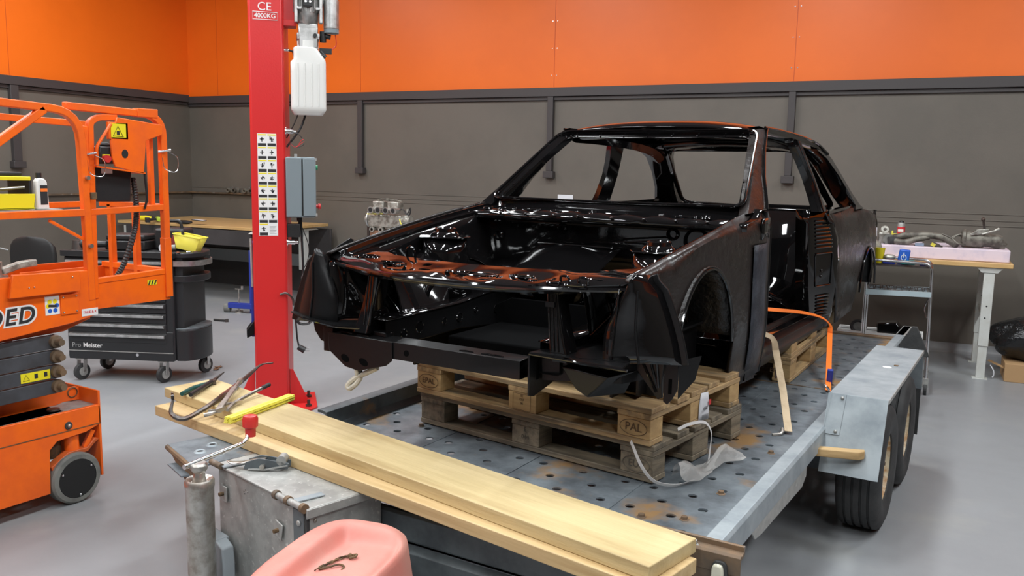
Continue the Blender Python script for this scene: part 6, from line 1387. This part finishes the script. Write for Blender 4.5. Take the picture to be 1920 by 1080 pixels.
# ================================================================ twin cam engine on a stand
t = wthing('car_engine', 'bare aluminium car engine with four open intakes behind the left fender', 'engine', -5.04, 7.6)
EX, EY = -5.04, 7.6
def eb_(name, mb, mt, **k): return wb(name, mb, mt, t, **k)
eb_('cylinder_head', MB().box(EX-.215, EX+.19, EY-.10, EY+.10, 1.055, 1.185), 'alu_dirty', bevel=.01)
for q in range(4):
    x = EX-.165+q*.115
    eb_('cam_tower', MB().lathe([(0, -.10), (.045, -.10), (.055, 0), (.055, .1), (0, .1)], (x, EY-.04, 1.13), (1, 0, 0), 14), 'alu_dirty')
    tr2 = eb_('intake_trumpet', MB().lathe([(.022, .06), (.024, .0), (.036, -.0), (.036, .012), (.028, .02), (.028, .10)], (EX-.135+q*.092, EY-.17, 1.235), (0, 1, .0), 18), 'alu')
    build('bore', MB().cyl((0, 0, 0), (0, .002, 0), .0225).tf(ROOM @ Matrix.Translation((EX-.135+q*.092, EY-.168, 1.235))), 'black_matt', tr2)
    eb_('exhaust_port', MB().lathe([(.016, .0), (.030, .0), (.030, .05), (.016, .05)], (EX-.16+q*.11, EY-.11, 1.03), (0, 1, 0), 14), 'alu_dirty')
for q in range(2):
    x = EX-.09+q*.184; eb_('carburettor', MB().box(x-.075, x+.06, EY-.09, EY+.02, 1.235, 1.325).cyl((x, EY-.03, 1.32), (x, EY-.03, 1.345), .022), 'alu_dirty', bevel=.012)
eb_('linkage', MB().tube([(EX-.13, EY-.05, 1.33), (EX-.08, EY-.05, 1.35), (EX+.05, EY-.05, 1.345), (EX+.17, EY-.05, 1.33)], .006, 6).cyl((EX+.0, EY-.05, 1.33), (EX+.0, EY-.05, 1.36), .025), 'gear_dirty')
eb_('cam_pulley', MB().tube([(EX-.235, EY-.02+.075*math.cos(a), 1.13+.082*math.sin(a)) for a in [2*PI*k_/24 for k_ in range(24)]], .010, 8, closed=True).cyl((EX-.22, EY-.02, 1.13), (EX-.205, EY-.02, 1.13), .065), 'alu')
eb_('distributor', MB().cyl((EX+.19, EY-.05, 1.15), (EX+.27, EY-.05, 1.16), .035).cyl((EX+.24, EY-.05, 1.16), (EX+.25, EY-.04, 1.25), .022), 'alu_dirty')
eb_('wiring', MB().tube(bez([(EX+.16, EY-.08, 1.24), (EX+.22, EY-.1, 1.25), (EX+.27, EY-.1, 1.21), (EX+.31, EY-.1, 1.27), (EX+.30, EY-.1, 1.20), (EX+.24, EY-.1, 1.21)], 5), .006, 6), 'cable')
eb_('lead', MB().tube(bez([(EX-.20, EY-.13, 1.19), (EX-.10, EY-.14, 1.195), (EX+.0, EY-.14, 1.20)], 5), .006, 6), 'tape_yellow')
eb_('lead', MB().tube(bez([(EX+.20, EY-.13, 1.15), (EX+.215, EY-.14, 1.12), (EX+.225, EY-.14, 1.10)], 5), .006, 6), 'tape_yellow')
eb_('engine_block', MB().box(EX-.19, EX+.19, EY-.10, EY+.12, .72, 1.02), 'head_rust', bevel=.012)
eb_('sump', MB().box(EX-.17, EX+.18, EY-.08, EY+.10, .60, .72), 'steel_dark', bevel=.02)
eb_('stand_post', MB().bar([(EX-.255, EY-.02, 1.13), (EX-.255, EY-.02, .0)], .03, .03, (0, 1, 0)).bar([(EX, EY+.2, .62), (EX, EY+.2, .05)], .08, .08, (0, 1, 0)).box(EX-.18, EX+.18, EY-.05, EY+.05, .56, .60), 'steel_dark')
eb_('stand_foot', MB().box(EX-.30, EX+.30, EY-.35, EY-.28, .0, .06).box(EX-.035, EX+.035, EY-.3, EY+.45, .0, .06).box(EX-.25, EX+.25, EY+.4, EY+.46, 0, .06), 'steel_dark')

# ================================================================ right workbench
t = wthing('workbench', 'wood topped workbench with cream steel legs at the right wall side', 'workbench', 0, 8.6)
RB = t
wb('worktop', MB().box(-1.3, .69, 8.10, 8.95, .945, .985), 'bench_top', t, bevel=.006)
for y in (8.16, 8.88):
    for x in (.525, -1.15):
        l_ = wb('leg', MB().box(x-.04, x+.04, y-.035, y+.035, .28, .90), 'bench_white', t, bevel=.004)
        build('lower_leg', MB().box(x-.034, x+.034, y-.028, y+.028, .006, .30).tf(ROOM), 'bench_white', l_, bevel=.003)
        build('foot_plate', MB().box(x-.06, x+.055, y-.05, y+.05, 0, .006).tf(ROOM), 'bench_white', l_)
        build('pin_hole', MB().cyl((x+.0, y-.036, .62), (x, y-.0352, .62), .007, seg=10).tf(ROOM), 'black_matt', l_)
        build('pin_hole', MB().cyl((x-.005, y-.036, .52), (x-.005, y-.0352, .52), .007, seg=10).tf(ROOM), 'black_matt', l_)
for x in (.525, -1.15):
    wb('head_bracket', MB().prism([(x-.10, .945), (x+.10, .945), (x+.06, .90), (x-.06, .90)], .80, lambda a, b, t_: Vector((a, 8.12+t_, b))), 'bench_white', t, bevel=.003)
    wb('side_rail', MB().box(x-.02, x+.02, 8.19, 8.86, .50, .55), 'bench_white', t, bevel=.003)
fm = wb('foam_slab', MB().box(-1.1, .665, 8.17, 8.80, .986, 1.088), 'pink_foam', None, bevel=.008)
tag(fm, 'thick pale pink foam slab on the right workbench', 'foam slab')
wb2 = lambda name, mb, mt, label, cat, group=None, **k: tag(wb(name, mb, mt, None, **k), label, cat, group)
ZF = 1.089
# hoses
t = wthing('exhaust_manifold', 'dusty brown bent exhaust pipes on the foam slab', 'exhaust pipes', .02, 8.3, ZF)
wb('pipe', MB().tube(bez([(-.24, 8.32, 1.13), (-.15, 8.32, 1.165), (.0, 8.30, 1.18), (.12, 8.30, 1.175), (.20, 8.30, 1.145), (.27, 8.26, 1.105)], 8), .030, 14), 'gear_dirty', t)
wb('pipe', MB().tube(bez([(-.22, 8.28, 1.12), (-.14, 8.27, 1.112), (-.04, 8.28, 1.145), (.05, 8.30, 1.165)], 8), .026, 14), 'gear_dirty', t)
wb('pipe', MB().tube(bez([(-.26, 8.34, 1.13), (-.20, 8.36, 1.15), (-.14, 8.36, 1.14)], 6), .028, 14), 'steel_dark', t)
wb('flange', MB().cyl((-.27, 8.27, 1.12), (-.21, 8.30, 1.125), .034), 'rubber', t)
t = wthing('coiled_hose', 'coil of thin brown hose between the pipes and the gearbox', 'hose', .30, 8.35, ZF)
for q in range(3): wb('loop', MB().tube([(.28+.055*math.cos(a)+.01*q, 8.38-.02*q, 1.145+.04*math.sin(a)+.006*q) for a in [2*PI*k_/22 for k_ in range(22)]], .008, 6, closed=True), 'gear_dirty', t)
wb('tail', MB().tube(bez([(.15, 8.25, 1.20), (.22, 8.22, 1.17), (.27, 8.21, 1.13), (.33, 8.24, 1.115)], 6), .008, 6), 'gear_dirty', t)
t = wthing('gearbox', 'grimy aluminium gearbox with lever lying on the foam slab', 'gearbox', .46, 8.35, ZF)
wb('casing', MB().lathe([(0, 0), (.055, 0), (.07, .03), (.068, .15), (.058, .17), (.055, .27), (.045, .30), (0, .30)], (.31, 8.35, 1.165), (1, -.05, -.04), 20), 'gear_dirty', t)
wb('bell_housing', MB().lathe([(.06, 0), (.078, .01), (.078, .03), (.06, .05)], (.30, 8.35, 1.168), (1, 0, 0), 20), 'gear_dirty', t)
wb('tail_housing', MB().lathe([(.055, 0), (.048, .06), (.035, .12), (.028, .13), (0, .13)], (.52, 8.34, 1.16), (1, -.1, -.45), 18), 'gear_dirty', t)
for q in range(4): wb('casing_rib', MB().bar([(.36+.015*q, 8.27, 1.205+.012*q), (.47+.01*q, 8.29, 1.215+.012*q)], .014, .014), 'alu_dirty', t, bevel=.004)
wb('gear_lever', MB().tube([(.475, 8.32, 1.22), (.46, 8.32, 1.29), (.455, 8.32, 1.325)], .010, 8).sph((.452, 8.32, 1.332), .017, 10, 7), 'steel_dark', t)
wb('selector_shaft', MB().cyl((.45, 8.28, 1.21), (.56, 8.27, 1.25), .008).cyl((.545, 8.27, 1.245), (.575, 8.27, 1.262), .013), 'alu_dirty', t)
t = wthing('oil_pan_rag', 'crumpled dark rag under the pipes on the foam slab', 'rag', .05, 8.22, ZF)
rr5 = random.Random(5)
rows = [[(-.06+.22*i/8+rr5.uniform(-.006, .006), 8.20+.10*j/5, 1.091+(.03+rr5.uniform(0, .03))*math.sin(PI*i/8)*math.sin(PI*j/5)) for i in range(9)] for j in range(6)]
wb('cloth', MB().grid(rows), 'wood_dark', t, solid=.003)
wb('blue_patch', MB().ob((-.02, 8.192, 1.105), (.07, .003, .025), 0, .4), mat('pale_blue', (.33, .42, .55), .6), t)
wb('yellow_tag', MB().ob((.085, 8.19, 1.108), (.035, .003, .028), 0, .4, .5), 'tape_yellow', t)
# bottles, cans
t = wthing('spray_can', 'grey spray can with red band standing on the foam slab', 'spray can', -.18, 8.5, ZF)
wb('can', MB().lathe([(0, 0), (.033, 0), (.033, .145), (.028, .16), (0, .16)], (-.18, 8.5, 1.11), (0, 0, 1), 20), 'galv_dull', t)
wb('red_band', MB().cyl((-.18, 8.5, 1.165), (-.18, 8.5, 1.235), .0335, seg=20), 'label_red', t)
wb('valve_cap', MB().lathe([(.020, 0), (.016, .018), (0, .02)], (-.18, 8.5, 1.27), (0, 0, 1), 16), 'black_plastic', t)
wb('stand_block', MB().box(-.215, -.145, 8.465, 8.535, 1.089, 1.11), 'black_matt', t)
wb('letters', MB().box(-.205, -.160, 8.4648, 8.4655, 1.19, 1.212), 'white', t)
t = wthing('beer_bottle', 'dark brown bottle at the left end of the foam slab', 'bottle', -.40, 8.3, ZF)
wb('glass', MB().lathe([(0, 0), (.031, 0), (.032, .01), (.032, .16), (.028, .185), (.014, .225), (.0125, .27), (.015, .275), (.015, .285), (0, .285)], (-.40, 8.3, 1.10), (0, 0, 1), 22), 'glass_dark', t)
wb('label', MB().lathe([(.0325, .05), (.0325, .13)], (-.40, 8.3, 1.10), (0, 0, 1), 20, -2.4, -.8), 'paper', t)
wb('coaster', MB().cyl((-.40, 8.3, 1.089), (-.40, 8.3, 1.10), .034), 'steel_dark', t)
t = wthing('carburettor', 'small pale carburettor part at the left end of the foam slab', 'car part', -.31, 8.4, ZF)
wb('body', MB().lathe([(.012, -.02), (.036, -.02), (.042, .0), (.036, .02), (.012, .02), (.012, -.02)], (-.31, 8.38, 1.205), (.2, -1, .3), 14), 'alu_dirty', t, bevel=.004)
wb('flange', MB().ob((-.315, 8.36, 1.14), (.10, .05, .10), .3, .2), 'alu_dirty', t, bevel=.01)
wb('lower_disc', MB().cyl((-.27, 8.33, 1.13), (-.27, 8.29, 1.13), .045, seg=22), 'rubber_grey', t)
t = wthing('parts_tray', 'cream plastic bracket standing behind the pipes', 'bracket', -.24, 8.42, ZF)
wb('plate', MB().box(-.25, -.14, 8.40, 8.44, 1.150, 1.175).box(-.255, -.24, 8.40, 8.44, 1.089, 1.20), 'tape_yellow', t, bevel=.003)
# things on the near edge of the bench (on the trolley shelf in front)
t = wthing('step_trolley', 'tubular chrome trolley with a wire shelf in front of the right workbench', 'trolley', -.15, 7.35)
ring_ = rpath([(-.375, 7.3, .12), (-.375, 7.3, 1.033), (.085, 7.3, 1.022), (.105, 7.3, .10)], .07, 8)
wb('front_hoop', MB().tube(ring_, .012, 10), 'chrome', t)
wb('rear_hoop', MB().tube([Vector((p[0], 7.62, p[2])) for p in ring_], .012, 10), 'chrome', t)
wb('shelf_rim', MB().bar([(-.37, 7.29, .775), (.09, 7.29, .785), (.09, 7.63, .785), (-.37, 7.63, .775)], .012, .04, closed=True), mat('pale_steel', (.55, .66, .70), .3, .3), t)
wr = MB()
for q in range(12): wr.tube([(-.35+q*.038, 7.30, .80), (-.35+q*.038, 7.62, .80)], .003, 5)
for q in range(4): wr.tube([(-.36, 7.32+q*.09, .80), (.08, 7.32+q*.09, .80)], .003, 5)
wb('wire_shelf', wr, 'steel_dark', t)
for q in range(9): wb('wire_loop', MB().tube(rpath([(-.36+q*.05, 7.34, .80), (-.355+q*.05, 7.34, .83), (-.325+q*.05, 7.34, .83), (-.32+q*.05, 7.34, .80)], .01), .003, 5), 'steel_dark', t)
for x in (-.375, .105):
    wb('cross_brace', MB().tube([(x, 7.3, .15), (x, 7.62, .15)], .012, 8), 'chrome', t)
    for y in (7.3, 7.62):
        c = wb('castor', MB().cyl((x-.012, y, .045), (x+.012, y, .045), .045, seg=20), 'rubber', t)
        build('fork', MB().box(x-.02, x+.02, y-.02, y+.02, .06, .13).tf(ROOM), 'galv_dull', c)
wb('side_lever', MB().tube(bez([(.08, 7.31, .76), (.055, 7.31, .68), (.075, 7.31, .60)], 5), .005, 6), 'chrome', t)
wb('top_shelf', MB().box(-.36, .07, 7.31, 7.61, .985, .997), 'steel_dark', t)
ZS = 1.0
def small(name, label, cat, x, y): return wthing(name, label, cat, x, y, ZS)
t = small('paper_cup', 'yellow plastic cup on the trolley top', 'cup', -.30, 7.40)
wb('cup', MB().lathe([(.030, 0), (.042, .115), (.044, .118), (.040, .118), (.028, .004), (0, .004), (0, 0), (.030, 0)], (-.30, 7.40, ZS), (0, 0, 1), 20), 'yellow', t)
t = small('glass_jar', 'clear glass jar with pale rag beside the yellow cup', 'jar', -.335, 7.5)
wb('jar', MB().cyl((-.345, 7.5, ZS), (-.345, 7.5, ZS+.07), .03), 'film', t)
wb('rag', MB().sph((-.34, 7.5, ZS+.12), .05, 10, 8), 'cloth_dirty', t)
t = small('blue_can', 'blue can with a pale oval mark on the trolley top', 'can', -.12, 7.42)
wb('can', MB().prism([(-.17, ZS), (-.085, ZS), (-.075, ZS+.11), (-.155, ZS+.115)], .05, lambda a, b, t_: Vector((a, 7.40+t_, b))), 'blue_bright', t, bevel=.01)
wb('oval_mark', MB().tube([(-.122+.018*math.cos(a), 7.398, ZS+.05+.022*math.sin(a)) for a in [2*PI*k_/18 for k_ in range(18)]], .003, 6, closed=True), 'paper', t)
wb('mark_bar', MB().box(-.126, -.118, 7.397, 7.399, ZS+.05, ZS+.09), 'paper', t)
t = small('teal_pack', 'small teal packet lying in front of the blue can', 'packet', -.09, 7.36)
wb('pack', MB().ob((-.09, 7.36, ZS+.018), (.10, .05, .032), .2), 'teal', t, bevel=.006)
wb('pack_print', MB().ob((-.085, 7.334, ZS+.02), (.04, .002, .015), .2), 'paper', t)
t = small('blister_tray', 'crumpled clear wrapper on a blue strip on the trolley top', 'wrapper', -.22, 7.38)
wb('strip', MB().box(-.27, -.18, 7.35, 7.42, ZS, ZS+.022), 'blue', t, bevel=.003)
wb('wrapper', MB().sph((-.225, 7.39, ZS+.05), .04, 10, 7, sz=.6, sx=1.2), 'alu_dirty', t)
t = small('small_box', 'navy blue flat box at the right end of the trolley top', 'box', .03, 7.40)
wb('box', MB().box(-.005, .055, 7.36, 7.44, ZS, ZS+.022), mat('navy', (.02, .02, .09), .5), t, bevel=.002)
# white crate with black parts
t = wthing('plastic_crate', 'white plastic crate with purple lettering under the workbench behind the trailer', 'crate', -.28, 7.95)
cr_ = MB().box(-.60, .06, 7.80, 8.06, .14, .15)
for a, b, c_, d in ((-.60, .06, 7.80, 7.81), (-.60, .06, 8.05, 8.06), (-.60, -.59, 7.80, 8.06), (.05, .06, 7.80, 8.06)): cr_.box(a, b, c_, d, .145, .36)
wb('walls', cr_, 'white', t)
wb('rim', MB().bar([(-.60, 7.80, .36), (.06, 7.80, .36), (.06, 8.06, .36), (-.60, 8.06, .36)], .03, .02, closed=True), 'white', t, bevel=.003)
text('Axel Andersson', .042, ROOM @ frame((-.22, 7.798, .315), (1, 0, 0), (0, 0, 1)), mat('purple', (.10, .04, .30), .5), t, 'lettering', depth=.0006, bold=.0012)
wb('base', MB().box(-.56, .02, 7.83, 8.03, 0, .14), 'wood_dark', t)
t = wthing('car_trim_part', 'black plastic car parts piled in the white crate', 'car parts', -.2, 7.93, .16)
wb('shell', MB().hexa([(-.28, 7.85, .30), (.0, 7.85, .28), (.0, 8.02, .28), (-.28, 8.02, .30), (-.30, 7.86, .44), (-.14, 7.86, .46), (-.14, 8.0, .46), (-.30, 8.0, .44)]), 'black_paint_smooth', t, bevel=.012)
wb('wheel_ring', MB().tube([(-.44+.055*math.cos(a), 7.86, .40+.05*math.sin(a)) for a in [2*PI*k_/24 for k_ in range(24)]], .014, 8, closed=True), 'black_plastic', t)
wb('pale_disc', MB().cyl((-.44, 7.88, .40), (-.44, 7.885, .40), .045), 'galv_dull', t)
# rubbish bag and box
t = wthing('cardboard_box', 'flattened brown cardboard box under the black rubbish bag', 'cardboard box', .85, 8.3)
wb('carton', MB().box(.70, 1.25, 8.12, 8.50, .0, .155), 'cardboard', t, bevel=.004)
wb('flap', MB().hexa([(.58, 8.30, .13), (.70, 8.16, .10), (.72, 8.2, .10), (.60, 8.34, .13), (.58, 8.30, .135), (.70, 8.16, .105), (.72, 8.2, .105), (.60, 8.34, .135)]), 'cardboard', t)
rr6 = random.Random(9)
rows = []
for i in range(15):
    th = PI*i/14; row = []
    for j in range(28):
        ph = 2*PI*j/28; k_ = 1+.09*math.sin(5*ph+i*.9)+rr6.uniform(-.05, .05)
        row.append((.93+.36*k_*math.sin(th)*math.cos(ph), 8.38+.24*k_*math.sin(th)*math.sin(ph), max(.162, .33+.20*math.cos(th)*(1+rr6.uniform(-.05, .05)))))
    rows.append(row)
wb2('rubbish_bag', MB().grid(rows, True), 'bag_black', 'shiny black rubbish bag on the cardboard box at the right edge', 'rubbish bag', sub=1)
wb2('string_bit', MB().tube(bez([(.60, 8.22, .11), (.625, 8.2, .07), (.63, 8.2, .03), (.62, 8.2, .008)], 5), .005, 6), 'paper', 'loose pale cord hanging from the cardboard flap', 'cord')
wb2('timber_offcut', MB().bar([(-1.05, 8.5, 1.10), (-.78, 8.5, 1.22), (-.76, 8.5, 1.10)], .03, .02, (0, 1, 0)).bar([(-.76, 8.5, 1.14), (-.55, 8.5, 1.12)], .02, .05), 'pine_top', 'pale wooden frame piece seen through the door opening', 'wooden frame')
